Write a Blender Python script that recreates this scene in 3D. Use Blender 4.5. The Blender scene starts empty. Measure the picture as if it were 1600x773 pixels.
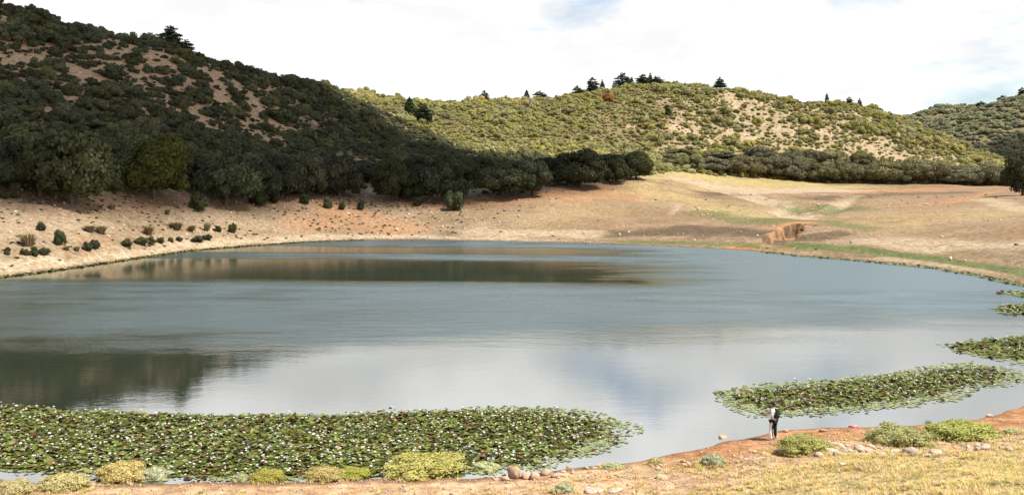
import bpy, bmesh, math, random
import numpy as np
from mathutils import Vector, Matrix, Euler

random.seed(7)
RNG = np.random.default_rng(7)
scene = bpy.context.scene
COL = scene.collection

# ------------------------------------------------------------------ camera
FPX = 1385.0            # focal length in photo pixels (1600 wide)
CAMZ = 11.8             # eye height above the lake
PITCH = math.atan(96.5 / FPX)
cam_data = bpy.data.cameras.new('camera')
cam_data.sensor_width = 36.0
cam_data.lens = FPX / 1600.0 * 36.0
cam_data.clip_start = 0.1
cam_data.clip_end = 8000
cam = bpy.data.objects.new('camera', cam_data)
COL.objects.link(cam)
cam.location = (0, 0, CAMZ)
cam.rotation_euler = (math.pi / 2 - PITCH, 0, 0)
scene.camera = cam

# ------------------------------------------------------------------ sun + sky
SUN_EL = math.radians(60)
SUN_AZ = math.radians(112)          # clockwise from +Y
SUN = Vector((math.sin(SUN_AZ) * math.cos(SUN_EL), math.cos(SUN_AZ) * math.cos(SUN_EL), math.sin(SUN_EL)))
sd = bpy.data.lights.new('sun', 'SUN')
sd.energy = 5.0
sd.angle = math.radians(0.53)
sd.color = (1.0, 0.955, 0.88)
so = bpy.data.objects.new('sun', sd)
COL.objects.link(so)
so.rotation_euler = SUN.to_track_quat('Z', 'Y').to_euler()
so.location = (0, 0, 60)

world = bpy.data.worlds.new('World')
scene.world = world
world.use_nodes = True
wn = world.node_tree
wn.nodes.clear()


def nd(t, typ, **kw):
    n = t.nodes.new(typ)
    for k, v in kw.items():
        setattr(n, k, v)
    return n


def mth(t, op, a, b=None, c=None, clamp=False):
    n = t.nodes.new('ShaderNodeMath')
    n.operation = op
    n.use_clamp = clamp
    for i, v in enumerate((a, b, c)):
        if v is None:
            continue
        if isinstance(v, (int, float)):
            n.inputs[i].default_value = v
        else:
            t.links.new(v, n.inputs[i])
    return n.outputs[0]


def mixc(t, f, a, b, blend='MIX'):
    n = t.nodes.new('ShaderNodeMix')
    n.data_type = 'RGBA'
    n.blend_type = blend
    for idx, v in ((0, f), (6, a), (7, b)):
        if isinstance(v, (int, float)):
            n.inputs[idx].default_value = v
        elif isinstance(v, (tuple, list)):
            n.inputs[idx].default_value = (*v[:3], 1)
        else:
            t.links.new(v, n.inputs[idx])
    return n.outputs[2]


def mrange(t, v, a, b, c=0.0, d=1.0, smooth=True):
    n = t.nodes.new('ShaderNodeMapRange')
    n.interpolation_type = 'SMOOTHSTEP' if smooth else 'LINEAR'
    t.links.new(v, n.inputs[0])
    for i, x in enumerate((a, b, c, d)):
        n.inputs[i + 1].default_value = x
    return n.outputs[0]


def noise(t, vec, scale, detail=4, rough=0.55, dist=0.0):
    n = t.nodes.new('ShaderNodeTexNoise')
    n.inputs['Scale'].default_value = scale
    n.inputs['Detail'].default_value = detail
    n.inputs['Roughness'].default_value = rough
    n.inputs['Distortion'].default_value = dist
    if vec is not None:
        t.links.new(vec, n.inputs['Vector'])
    return n.outputs['Fac']


def mapping(t, vec, scale=(1, 1, 1), loc=(0, 0, 0)):
    n = t.nodes.new('ShaderNodeMapping')
    n.inputs['Scale'].default_value = scale
    n.inputs['Location'].default_value = loc
    t.links.new(vec, n.inputs['Vector'])
    return n.outputs[0]


# clear sky with a layer of procedural broken cloud
sky = nd(wn, 'ShaderNodeTexSky', sky_type='NISHITA')
sky.sun_disc = False
sky.sun_elevation = SUN_EL
sky.sun_rotation = SUN_AZ
sky.air_density = 1.0
sky.dust_density = 1.0
tc = nd(wn, 'ShaderNodeTexCoord')
gen = tc.outputs['Generated']
bgsky = nd(wn, 'ShaderNodeBackground')
wn.links.new(sky.outputs[0], bgsky.inputs[0])
bgsky.inputs[1].default_value = 0.095
n1 = noise(wn, mapping(wn, gen, (1.0, 1.0, 2.6), (3.1, 0.4, 0.9)), 2.6, 9, 0.56, 0.35)
n2 = noise(wn, mapping(wn, gen, (1.0, 1.0, 3.2), (7.7, 2.2, 0.2)), 5.5, 7, 0.6, 0.2)
sep = nd(wn, 'ShaderNodeSeparateXYZ')
wn.links.new(gen, sep.inputs[0])
bias = mrange(wn, sep.outputs[2], 0.26, 0.70, 0.155, -0.11, smooth=False)
cov = mrange(wn, mth(wn, 'ADD', n1, bias), 0.43, 0.60)
bright = mrange(wn, n2, 0.36, 0.62, 0.565, 0.77)
cc = nd(wn, 'ShaderNodeCombineColor')
wn.links.new(bright, cc.inputs[0])
wn.links.new(mth(wn, 'MULTIPLY', bright, 1.0), cc.inputs[1])
wn.links.new(mth(wn, 'MULTIPLY', bright, 1.005), cc.inputs[2])
bgc = nd(wn, 'ShaderNodeBackground')
wn.links.new(cc.outputs[0], bgc.inputs[0])
bgc.inputs[1].default_value = 1.0
mixs = nd(wn, 'ShaderNodeMixShader')
wn.links.new(cov, mixs.inputs[0])
wn.links.new(bgsky.outputs[0], mixs.inputs[1])
wn.links.new(bgc.outputs[0], mixs.inputs[2])
wo = nd(wn, 'ShaderNodeOutputWorld')
wn.links.new(mixs.outputs[0], wo.inputs[0])

scene.view_settings.view_transform = 'Standard'
scene.view_settings.look = 'None'
scene.view_settings.exposure = 0.78
scene.view_settings.gamma = 1.0
scene.view_settings.use_curve_mapping = False
scene.cycles.max_bounces = 6
scene.cycles.diffuse_bounces = 2
scene.cycles.glossy_bounces = 3
scene.cycles.transmission_bounces = 3
scene.cycles.transparent_max_bounces = 10

# ------------------------------------------------------------------ pixel <-> world helpers (numpy)
ST, CT = math.sin(PITCH), math.cos(PITCH)


def ray(px, py):
    """slope of the view ray through a photo pixel: (x per metre of y, z per metre of y)"""
    cx = (np.asarray(px, float) - 800.0) / FPX
    cy = -(np.asarray(py, float) - 386.5) / FPX
    dy = CT + cy * ST
    dz = cy * CT - ST
    return cx / dy, dz / dy


def at_z(px, py, z=0.0):
    a, b = ray(px, py)
    D = (z - CAMZ) / b
    return a * D, D


def at_d(px, py, D):
    a, b = ray(px, py)
    return a * D, D, CAMZ + b * D


def project(x, y, z):
    dz = z - CAMZ
    f = y * CT - dz * ST
    up = y * ST + dz * CT
    f = np.where(f < 0.1, 0.1, f)
    return 800 + FPX * x / f, 386.5 - FPX * up / f


def hashn(ix, iy, seed):
    n = (ix.astype(np.int64) * 374761393 + iy.astype(np.int64) * 668265263 + seed * 1442695041) & 0xFFFFFFFF
    n = ((n ^ (n >> 13)) * 1274126177) & 0xFFFFFFFF
    n = (n ^ (n >> 16)) & 0xFFFFFFFF
    return n.astype(float) / 4294967295.0


def vnoise(x, y, seed=0):
    xi = np.floor(x); yi = np.floor(y)
    fx = x - xi; fy = y - yi
    fx = fx * fx * fx * (fx * (fx * 6 - 15) + 10)
    fy = fy * fy * fy * (fy * (fy * 6 - 15) + 10)
    a = hashn(xi, yi, seed); b = hashn(xi + 1, yi, seed)
    c = hashn(xi, yi + 1, seed); d = hashn(xi + 1, yi + 1, seed)
    return (a + (b - a) * fx) * (1 - fy) + (c + (d - c) * fx) * fy - 0.5


def fbm(x, y, scale, octv=4, seed=0, gain=0.5):
    s = 0; amp = 1.0; f = 1.0 / scale
    for i in range(octv):
        s = s + amp * vnoise(x * f + 17.3 * i, y * f - 9.1 * i, seed + i)
        amp *= gain; f *= 2.03
    return s


def sstep(v, a, b):
    t = np.clip((v - a) / (b - a), 0, 1)
    return t * t * (3 - 2 * t)


# ------------------------------------------------------------------ terrain shape
# near shoreline in world x -> y
NS = [(0, 752), (100, 757), (200, 755), (330, 753), (480, 751), (600, 748), (700, 745), (800, 741), (880, 735), (940, 729), (1000, 721),
      (1060, 708), (1120, 691), (1220, 672), (1350, 667), (1440, 661), (1530, 654), (1600, 636)]
_nx, _ny = at_z([p[0] for p in NS], [p[1] for p in NS])
NSX = np.concatenate([[-160, -110, -75, -45], _nx, [42, 66, 95, 140]])
NSY = np.concatenate([[150, 95, 60, 42], _ny, [56, 72, 100, 150]])


def near_y(x):
    return np.interp(x, NSX, NSY) + 0.45 * vnoise(x / 3.1, x * 0, 3) + 0.25 * vnoise(x / 0.9, x * 0, 4)


FS = [(0, 433), (60, 425), (100, 420), (200, 405), (300, 391), (400, 383), (480, 378), (560, 375), (650, 374), (750, 376), (850, 378),
      (950, 381), (1050, 385), (1150, 390), (1200, 394), (1250, 400), (1350, 408), (1450, 418), (1530, 430), (1600, 446)]
_fx, _fy = at_z([p[0] for p in FS], [p[1] for p in FS])
KA_u = np.concatenate([[-2.2, -1.2, -0.85], _fx / _fy, [0.66, 0.9, 1.3, 2.2]])
KA_D = np.concatenate([[45, 60, 85], _fy, [97, 75, 55, 35]])


def curve(pts):
    """(px, py, D) list -> interpolators over u = x / y"""
    px, py, D = (np.array(v, float) for v in zip(*pts))
    a, b = ray(px, py)
    return a, D, CAMZ + b * D


KB = curve([(-900, 230, 100), (-400, 270, 125), (0, 306, 150), (120, 308, 160), (250, 306, 184), (350, 310, 202), (450, 308, 218), (600, 308, 235),
            (700, 311, 240), (800, 306, 246), (860, 296, 256), (900, 292, 265), (1000, 279, 292), (1050, 271, 325), (1120, 276, 365),
            (1200, 282, 395), (1280, 287, 400), (1400, 289.5, 400), (1600, 290, 400), (2000, 288, 400), (3000, 280, 400)])
KM = [(-900, 140, 165), (-400, 120, 190), (0, 160, 222), (265, 180, 252), (450, 205, 300), (600, 220, 345), (700, 232, 360), (800, 245, 370),
      (900, 250, 385), (1000, 252, 405), (1100, 250, 425), (1200, 256, 440), (1300, 263, 440), (1400, 271, 440), (1500, 278, 440), (1600, 284, 445), (2000, 284, 450), (3000, 280, 450)]
KM = curve(KM)
_R = [(-900, -170, 240), (-400, -90, 265), (-100, -22, 290), (0, 6, 300), (50, 18, 303), (100, 33, 306), (150, 42, 310), (200, 55, 315), (265, 72, 322), (300, 82, 328), (350, 97, 336),
      (400, 112, 348), (450, 125, 372), (500, 134, 420), (550, 143, 460), (600, 150, 485), (650, 155, 500), (700, 157, 510), (750, 157, 515),
      (800, 155, 520), (850, 152, 525), (900, 143, 530), (950, 136, 535), (1000, 128, 540), (1050, 125, 540), (1100, 128, 540), (1150, 133, 540),
      (1200, 143, 545), (1250, 150, 548), (1300, 156, 550), (1350, 164, 555), (1400, 178, 560), (1450, 196, 570), (1500, 216, 580), (1550, 241, 590),
      (1580, 256, 595), (1620, 272, 600), (1700, 286, 600), (2000, 290, 600), (3000, 290, 600)]
KR = curve([(a, b + (10 if a < 420 else 8), c) for a, b, c in _R])
KV = curve([(-900, 40, 420), (0, 110, 440), (400, 200, 520), (600, 240, 680), (1000, 245, 700), (1400, 265, 720), (1500, 270, 720), (1600, 278, 720), (2000, 278, 720), (3000, 280, 720)])
KR2 = curve([(-900, 100, 1000), (0, 170, 1000), (800, 235, 1000), (1300, 236, 1000), (1400, 216, 1000), (1450, 198, 1000), (1500, 181, 1000), (1550, 164, 1000), (1600, 148, 1000),
             (1700, 118, 1000), (2000, 85, 1000), (3000, 80, 1000)])
KV2 = curve([(-900, 190, 1240), (0, 210, 1240), (1300, 252, 1240), (1450, 225, 1240), (1600, 192, 1240), (2000, 160, 1240), (3000, 150, 1240)])
KR3 = curve([(-900, 200, 1600), (0, 215, 1600), (1300, 215, 1600), (1390, 192, 1600), (1430, 180, 1600), (1465, 168, 1600), (1520, 170, 1600), (1600, 176, 1600), (2000, 180, 1600), (3000, 200, 1600)])
KE = curve([(-900, 260, 2600), (0, 260, 2600), (1500, 255, 2600), (3000, 260, 2600)])


def knot_a2(u, DA, DB, zB):
    w = sstep(u, -0.1, 0.12)
    D2 = DA + (DB - DA) * (0.5 * (1 - w)) + 45 * w * np.clip((DB - DA) / 110, 0.2, 1)
    return D2, zB * 0.5 * (1 - w) + 3.7 * w


def pchip(xk, yk, x):
    """vectorised monotone cubic; xk, yk: (K, N); x: (N)"""
    K = xk.shape[0]
    h = np.maximum(np.diff(xk, axis=0), 1e-3)
    d = np.diff(yk, axis=0) / h
    m = np.zeros_like(yk)
    for i in range(1, K - 1):
        w1 = 2 * h[i] + h[i - 1]; w2 = h[i] + 2 * h[i - 1]
        ok = d[i - 1] * d[i] > 0
        with np.errstate(divide='ignore', invalid='ignore'):
            mm = (w1 + w2) / (w1 / d[i - 1] + w2 / d[i])
        m[i] = np.where(ok, mm, 0)
    m[0] = d[0]; m[-1] = d[-1]
    out = np.zeros_like(x)
    for i in range(K - 1):
        s = (x >= xk[i]) & ((x < xk[i + 1]) if i < K - 2 else True)
        t = (x - xk[i]) / h[i]
        v = ((2 * t ** 3 - 3 * t ** 2 + 1) * yk[i] + (t ** 3 - 2 * t ** 2 + t) * h[i] * m[i] +
             (-2 * t ** 3 + 3 * t ** 2) * yk[i + 1] + (t ** 3 - t ** 2) * h[i] * m[i + 1])
        out = np.where(s, v, out)
    return out


def kn(K, u):
    return np.interp(u, K[0], K[1]), np.interp(u, K[0], K[2])


CUTS = []
CARVES = []      # (polyline world, width, depth, sharp)


def seg_dist(x, y, poly):
    best = np.full(np.shape(x), 1e9)
    tt = np.zeros(np.shape(x)); n = len(poly) - 1
    for i in range(n):
        ax, ay = poly[i]; bx, by = poly[i + 1]
        dx, dy = bx - ax, by - ay
        L = dx * dx + dy * dy + 1e-9
        t = np.clip(((x - ax) * dx + (y - ay) * dy) / L, 0, 1)
        d = np.hypot(x - ax - t * dx, y - ay - t * dy)
        c = d < best
        best = np.where(c, d, best); tt = np.where(c, (i + t) / n, tt)
    return best, tt


def zter(x, y):
    x = np.asarray(x, float); y = np.asarray(y, float)
    shp = np.broadcast(x, y).shape
    x = np.broadcast_to(x, shp).ravel().astype(float); y = np.broadcast_to(y, shp).ravel().astype(float)
    ys = np.maximum(y, 12.0)
    u = np.clip(x / ys, -2.2, 2.2)
    DA = np.interp(u, KA_u, KA_D) + 0.9 * vnoise(x / 7, y / 7, 5) + 0.5 * vnoise(x / 2, y / 2, 6)
    ks = [kn(K, u) for K in (KB, KM, KR, KV, KR2, KV2, KR3, KE)]
    D2, z2 = knot_a2(u, DA, ks[0][0], ks[0][1])
    xk = np.stack([DA, D2] + [k[0] for k in ks]); yk = np.stack([DA * 0, z2] + [k[1] for k in ks])
    for i in range(1, len(xk)):
        xk[i] = np.maximum(xk[i], xk[i - 1] + 4)
    zf = pchip(xk, yk, np.maximum(ys, DA))
    DB, DR = xk[2], xk[4]
    wh = sstep(ys, DB + 5, DB + 60)
    wr = np.where(ys < DR, 1, 1)
    zf = zf + wh * wr * (2.2 * fbm(x, y, 55, 3, 11) + 1.2 * fbm(x, y, 17, 2, 15)) * (1 + sstep(ys, 650, 900) * 1.5)
    wb = sstep(ys - DA, 0, 12)
    zf = zf + wb * (1 - wh) * (0.9 * fbm(x, y, 24, 4, 21) + 0.12 * fbm(x, y, 3.0, 2, 24))
    zf = np.where(ys < DA, -0.09 * (DA - ys), zf)
    t = near_y(x) - y
    zn = np.where(t > 0, 0.08 * t + 0.0055 * t * t, 0.1 * t)
    zn = np.where(t > 70, 0.08 * 70 + 0.0055 * 4900 + (t - 70) * 0.3, zn)
    wn_ = sstep(t, 0.2, 4)
    zn = zn + wn_ * (0.22 * fbm(x, y, 4.5, 4, 31) + 0.05 * fbm(x, y, 0.8, 2, 35))
    z = np.maximum(np.maximum(zn, zf), -2.5)
    for poly, w, dep, po in CARVES:
        d, tt = seg_dist(x, y, poly)
        prof = np.clip(1 - (d / w) ** po, 0, 1) * np.sin(np.pi * np.clip(tt * 0.86 + 0.07, 0, 1)) ** 0.5
        dd = dep * prof * (1 + 0.5 * fbm(x, y, 3, 2, 41))
        z = np.where((z > 0.3) & (y > 100), np.maximum(z - dd, 0.15), z)
    for poly, w, wall in CUTS:
        d, tt = seg_dist(x, y, poly)
        ww = w * (0.55 + 0.6 * np.sin(np.pi * np.clip(tt, 0.12, 0.9))) + 2.6 * fbm(x, y, 3.2, 4, 43)
        floor = 0.22 + 0.5 * tt + 0.15 * fbm(x, y, 2, 2, 45)
        z = np.where((z > 0.2) & (y > 100), np.minimum(z, np.maximum(floor, floor + (d - ww) * wall)), z)
    return z.reshape(shp)


_DM = np.concatenate([np.arange(20, 240, 0.25), np.arange(240, 650, 0.8), np.arange(650, 1700, 4)])


def hit(px, py, lift=0.0):
    """first point of the ground on the view ray through a photo pixel"""
    a, b = ray(px, py)
    z = zter(a * _DM, _DM)
    rz = CAMZ + b * _DM
    i = np.argmax(rz <= z)
    if rz[i] > z[i]:
        i = len(_DM) - 1
    D = float(_DM[i])
    return Vector((float(a) * D, D, float(z[i])))


def hit_line(pts):
    return [tuple(hit(px, py)[:2]) for px, py in pts]


# eroded gully in the far shore and the shallow dry channels that feed it
_g1 = hit_line([(1200, 388), (1214, 376), (1232, 362), (1246, 352)])
_g2 = hit_line([(1268, 340), (1240, 330), (1205, 315), (1150, 303), (1110, 296)])
_g3 = hit_line([(1268, 340), (1300, 328), (1318, 318), (1330, 305)])
_g4 = hit_line([(1240, 330), (1255, 322), (1262, 318)])
_g5 = hit_line([(1222, 376), (1270, 374), (1320, 366), (1340, 360)])
CUTS += [(_g1, 2.1, 4.0)]
CARVES += [(_g2, 6.0, 0.9, 2), (_g3, 4.0, 1.0, 2), (_g4, 6.0, 1.6, 3), (_g5, 3.0, 0.7, 2)]

# ------------------------------------------------------------------ material helpers
MATS = {}


def newmat(name):
    m = bpy.data.materials.new(name)
    m.use_nodes = True
    m.node_tree.nodes.clear()
    return m, m.node_tree


def out(t, sh, disp=None):
    o = nd(t, 'ShaderNodeOutputMaterial')
    t.links.new(sh, o.inputs[0])


def principled(t, col, rough=0.8, spec=0.3, normal=None):
    p = nd(t, 'ShaderNodeBsdfPrincipled')
    if isinstance(col, (tuple, list)):
        p.inputs['Base Color'].default_value = (*col[:3], 1)
    else:
        t.links.new(col, p.inputs['Base Color'])
    if isinstance(rough, (int, float)):
        p.inputs['Roughness'].default_value = rough
    else:
        t.links.new(rough, p.inputs['Roughness'])
    p.inputs['Specular IOR Level'].default_value = spec
    if normal is not None:
        t.links.new(normal, p.inputs['Normal'])
    return p


def bump(t, h, strength, dist):
    b = nd(t, 'ShaderNodeBump')
    b.inputs['Strength'].default_value = strength
    b.inputs['Distance'].default_value = dist
    t.links.new(h, b.inputs['Height'])
    return b.outputs[0]


def attr(t, name):
    a = nd(t, 'ShaderNodeAttribute')
    a.attribute_name = name
    return a.outputs['Fac']


def ground_material():
    m, t = newmat('ground_soil')
    g = nd(t, 'ShaderNodeNewGeometry')
    P = g.outputs['Position']
    nb = noise(t, P, 0.06, 5, 0.6)
    nm = noise(t, P, 0.55, 6, 0.65)
    nf = noise(t, P, 4.0, 5, 0.7)
    ns = noise(t, mapping(t, P, (0.05, 0.22, 0.3)), 1.0, 6, 0.62)
    col = mixc(t, mrange(t, nb, 0.35, 0.65), (0.195, 0.136, 0.078), (0.26, 0.192, 0.120))
    col = mixc(t, mrange(t, nm, 0.40, 0.70), col, (0.155, 0.102, 0.056))
    brk = mth(t, 'ADD', mth(t, 'MULTIPLY', nm, 0.40), mth(t, 'ADD', mth(t, 'MULTIPLY', ns, 0.38), mth(t, 'MULTIPLY', nf, 0.22)))
    brk = mth(t, 'MULTIPLY', mth(t, 'SUBTRACT', brk, 0.5), 2.6)

    def layer(col, name, c1, c2, top=1.0):
        a = attr(t, name)
        br = mth(t, 'ADD', a, mth(t, 'MULTIPLY', brk, 0.62 if name in ('orange', 'pale', 'dry') else 0.5))
        f = mth(t, 'MULTIPLY', mth(t, 'MULTIPLY', mrange(t, br, 0.12, 0.95), mrange(t, a, 0.0, 0.25)), top)
        c = mixc(t, mrange(t, nm, 0.35, 0.65), c1, c2)
        return mixc(t, f, col, c)
    col = layer(col, 'hill', (0.125, 0.105, 0.048), (0.185, 0.145, 0.075), 0.9)
    col = layer(col, 'orange', (0.31, 0.135, 0.056), (0.39, 0.205, 0.105), 0.85)
    col = layer(col, 'pale', (0.30, 0.22, 0.132), (0.40, 0.32, 0.22), 0.9)
    col = layer(col, 'clear', (0.40, 0.245, 0.130), (0.48, 0.34, 0.21), 1.0)  # brighter soil for the left hill, light put into its colour
    col = layer(col, 'peach', (0.36, 0.215, 0.115), (0.47, 0.325, 0.20), 1.0)
    col = layer(col, 'dry', (0.29, 0.225, 0.085), (0.37, 0.30, 0.14), 0.9)
    col = layer(col, 'mud', (0.070, 0.046, 0.026), (0.115, 0.080, 0.048), 0.9)
    col = layer(col, 'green', (0.055, 0.085, 0.020), (0.11, 0.13, 0.040), 0.9)
    # fine pale grit and dark specks
    v = nd(t, 'ShaderNodeTexVoronoi')
    v.inputs['Scale'].default_value = 2.2
    t.links.new(P, v.inputs['Vector'])
    spk = mrange(t, v.outputs['Distance'], 0.10, 0.22, 1.0, 0.0)
    sc = nd(t, 'ShaderNodeSeparateColor')
    t.links.new(v.outputs['Color'], sc.inputs[0])
    on = mth(t, 'GREATER_THAN', sc.outputs[0], 0.62)
    stony = attr(t, 'stony')
    col = mixc(t, mth(t, 'MULTIPLY', mth(t, 'MULTIPLY', spk, on), mth(t, 'MULTIPLY', stony, 0.8)), col, (0.50, 0.45, 0.38))
    on2 = mth(t, 'LESS_THAN', sc.outputs[1], 0.25)
    col = mixc(t, mth(t, 'MULTIPLY', mth(t, 'MULTIPLY', spk, on2), mth(t, 'MULTIPLY', stony, 0.6)), col, (0.14, 0.11, 0.06))
    col = mixc(t, 0.6, col, mixc(t, nf, (0.60, 0.60, 0.60), (1.30, 1.27, 1.22)), 'MULTIPLY')
    ng_ = noise(t, P, 1.25, 7, 0.78)
    col = mixc(t, 0.9, col, mixc(t, mrange(t, ng_, 0.36, 0.64), (0.58, 0.56, 0.54), (1.34, 1.33, 1.30)), 'MULTIPLY')
    wet = attr(t, 'wet')
    col = mixc(t, wet, col, mixc(t, 1.0, col, (0.42, 0.38, 0.34), 'MULTIPLY'))
    hgt = mth(t, 'ADD', mth(t, 'MULTIPLY', nf, 0.6), mth(t, 'ADD', nm, mth(t, 'MULTIPLY', spk, 0.3)))
    p = principled(t, col, 0.92, 0.15, bump(t, hgt, 0.8, 0.2))
    out(t, p.outputs[0])
    return m


def water_material():
    m, t = newmat('lake_water')
    g = nd(t, 'ShaderNodeNewGeometry')
    P = g.outputs['Position']
    # wind lanes: broad bands where the surface is ruffled, calm water in between
    sp = nd(t, 'ShaderNodeSeparateXYZ')
    t.links.new(P, sp.inputs[0])
    wob = noise(t, mapping(t, P, (0.012, 0.02, 1)), 1.0, 3, 0.5)
    wob2 = noise(t, mapping(t, P, (0.05, 0.16, 1), (4, 2, 0)), 1.0, 4, 0.6)
    yy = mth(t, 'ADD', sp.outputs[1], mth(t, 'ADD', mth(t, 'MULTIPLY', mth(t, 'SUBTRACT', wob, 0.5), 14.0), mth(t, 'MULTIPLY', mth(t, 'SUBTRACT', wob2, 0.5), 5.0)))
    # lanes lie slightly askew to the view
    yy = mth(t, 'ADD', yy, mth(t, 'MULTIPLY', sp.outputs[0], 0.10))
    ramp = nd(t, 'ShaderNodeValToRGB')
    t.links.new(mth(t, 'DIVIDE', yy, 200.0), ramp.inputs[0])
    el = ramp.color_ramp.elements
    stops = [(0.0, .10), (46 / 200, .08), (55 / 200, .05), (60 / 200, .30), (70 / 200, .60), (85 / 200, .68), (101 / 200, .72), (108 / 200, .06), (137 / 200, .05), (141 / 200, .7), (149 / 200, .7),
             (153 / 200, .12), (166 / 200, .15), (171 / 200, .75), (1.0, .75)]
    el[0].position = stops[0][0]; el[0].color = (stops[0][1],) * 3 + (1,)
    el[1].position = stops[-1][0]; el[1].color = (stops[-1][1],) * 3 + (1,)
    for p_, v_ in stops[1:-1]:
        e = el.new(p_); e.color = (v_, v_, v_, 1)
    lane = ramp.outputs[0]
    lane = mth(t, 'MULTIPLY', lane, mrange(t, wob2, 0.30, 0.60, 0.65, 1.1))
    sx = sp.outputs[0]
    wx_ = mth(t, 'ADD', sx, mth(t, 'MULTIPLY', mth(t, 'SUBTRACT', wob2, 0.5), 40.0))
    # the calm far band gives out on the right, where the breeze reaches the shore
    right = mth(t, 'MULTIPLY', mrange(t, wx_, 8.0, 30.0), mrange(t, sp.outputs[1], 90.0, 102.0))
    lane = mth(t, 'MAXIMUM', lane, mth(t, 'MULTIPLY', right, 0.72))
    # sheltered water on the near side, its edge running askew across the lake
    yc = mth(t, 'SUBTRACT', mth(t, 'ADD', sp.outputs[1], mth(t, 'MULTIPLY', mth(t, 'SUBTRACT', wob2, 0.5), 12.0)), mth(t, 'MULTIPLY', sx, 0.26))
    lane = mth(t, 'MULTIPLY', lane, mrange(t, yc, 60.0, 80.0, 0.12, 1.0))
    w1 = noise(t, mapping(t, P, (1.6, 3.2, 1)), 1.0, 4, 0.6)
    w2 = noise(t, mapping(t, P, (0.30, 0.75, 1)), 1.0, 2, 0.5)
    h = mth(t, 'ADD', mth(t, 'MULTIPLY', w1, 0.55), mth(t, 'MULTIPLY', w2, 0.7))
    b = nd(t, 'ShaderNodeBump')
    b.inputs['Distance'].default_value = 0.14
    t.links.new(mth(t, 'ADD', mth(t, 'MULTIPLY', lane, 0.85), 0.03), b.inputs['Strength'])
    t.links.new(h, b.inputs['Height'])
    rough = mth(t, 'ADD', mth(t, 'MULTIPLY', lane, 0.34), 0.022)
    gl = nd(t, 'ShaderNodeBsdfGlossy')
    t.links.new(mixc(t, mrange(t, lane, 0.1, 0.5), (0.99, 0.99, 0.98), (0.75, 0.90, 1.0)), gl.inputs[0])  # blue of the reflected upper sky tinted into the ruffled lanes
    t.links.new(rough, gl.inputs['Roughness'])
    t.links.new(b.outputs[0], gl.inputs['Normal'])
    df = nd(t, 'ShaderNodeBsdfDiffuse')
    df.inputs[0].default_value = (0.027, 0.034, 0.021, 1)
    fr = nd(t, 'ShaderNodeFresnel')
    fr.inputs[0].default_value = 10.0
    mx = nd(t, 'ShaderNodeMixShader')
    t.links.new(mth(t, 'MULTIPLY', fr.outputs[0], mth(t, 'SUBTRACT', 1.0, mth(t, 'MULTIPLY', mrange(t, lane, 0.1, 0.6, 0.0, 0.24), mrange(t, sx, -20.0, 45.0, 1.0, 0.25)))), mx.inputs[0])
    t.links.new(df.outputs[0], mx.inputs[1])
    t.links.new(gl.outputs[0], mx.inputs[2])
    out(t, mx.outputs[0])
    return m


def foliage_material(name, dark, light, accent=None, acc_amt=0.0, rough=0.6, trans=0.22, var=0.35):
    m, t = newmat(name)
    tint = attr(t, 'tint')
    oi = nd(t, 'ShaderNodeObjectInfo')
    rnd = oi.outputs['Random']
    col = mixc(t, tint, dark, light)
    if accent:
        r2 = mth(t, 'FRACT', mth(t, 'MULTIPLY', rnd, 7.31))
        col = mixc(t, mth(t, 'MULTIPLY', mrange(t, r2, 1 - acc_amt, 1 - acc_amt * 0.5), 0.8), col, accent)
    hs = nd(t, 'ShaderNodeHueSaturation')
    t.links.new(mrange(t, rnd, 0, 1, 0.485, 0.515, False), hs.inputs['Hue'])
    r3 = mth(t, 'FRACT', mth(t, 'MULTIPLY', rnd, 13.7))
    t.links.new(mrange(t, r3, 0, 1, 1 - var, 1 + var, False), hs.inputs['Value'])
    r4 = mth(t, 'FRACT', mth(t, 'MULTIPLY', rnd, 29.3))
    t.links.new(mrange(t, r4, 0, 1, 0.75, 1.1, False), hs.inputs['Saturation'])
    t.links.new(col, hs.inputs['Color'])
    p = principled(t, hs.outputs[0], 0.8, 0.08)
    tr = nd(t, 'ShaderNodeBsdfTranslucent')
    t.links.new(hs.outputs[0], tr.inputs[0])
    mx = nd(t, 'ShaderNodeMixShader')
    mx.inputs[0].default_value = trans
    t.links.new(p.outputs[0], mx.inputs[1])
    t.links.new(tr.outputs[0], mx.inputs[2])
    out(t, mx.outputs[0])
    return m


def plain_material(name, c1, c2, scale=8, rough=0.85, spec=0.2, bstr=0.4, bd=0.02, coord='Object', rnd=0.0):
    m, t = newmat(name)
    tcn = nd(t, 'ShaderNodeTexCoord')
    n = noise(t, tcn.outputs[coord], scale, 5, 0.65)
    col = mixc(t, mrange(t, n, 0.3, 0.7), c1, c2)
    if rnd:
        oi = nd(t, 'ShaderNodeObjectInfo')
        hs = nd(t, 'ShaderNodeHueSaturation')
        t.links.new(mrange(t, oi.outputs['Random'], 0, 1, 1 - rnd, 1 + rnd, False), hs.inputs['Value'])
        t.links.new(col, hs.inputs['Color'])
        col = hs.outputs[0]
    p = principled(t, col, rough, spec, bump(t, n, bstr, bd))
    out(t, p.outputs[0])
    return m


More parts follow.
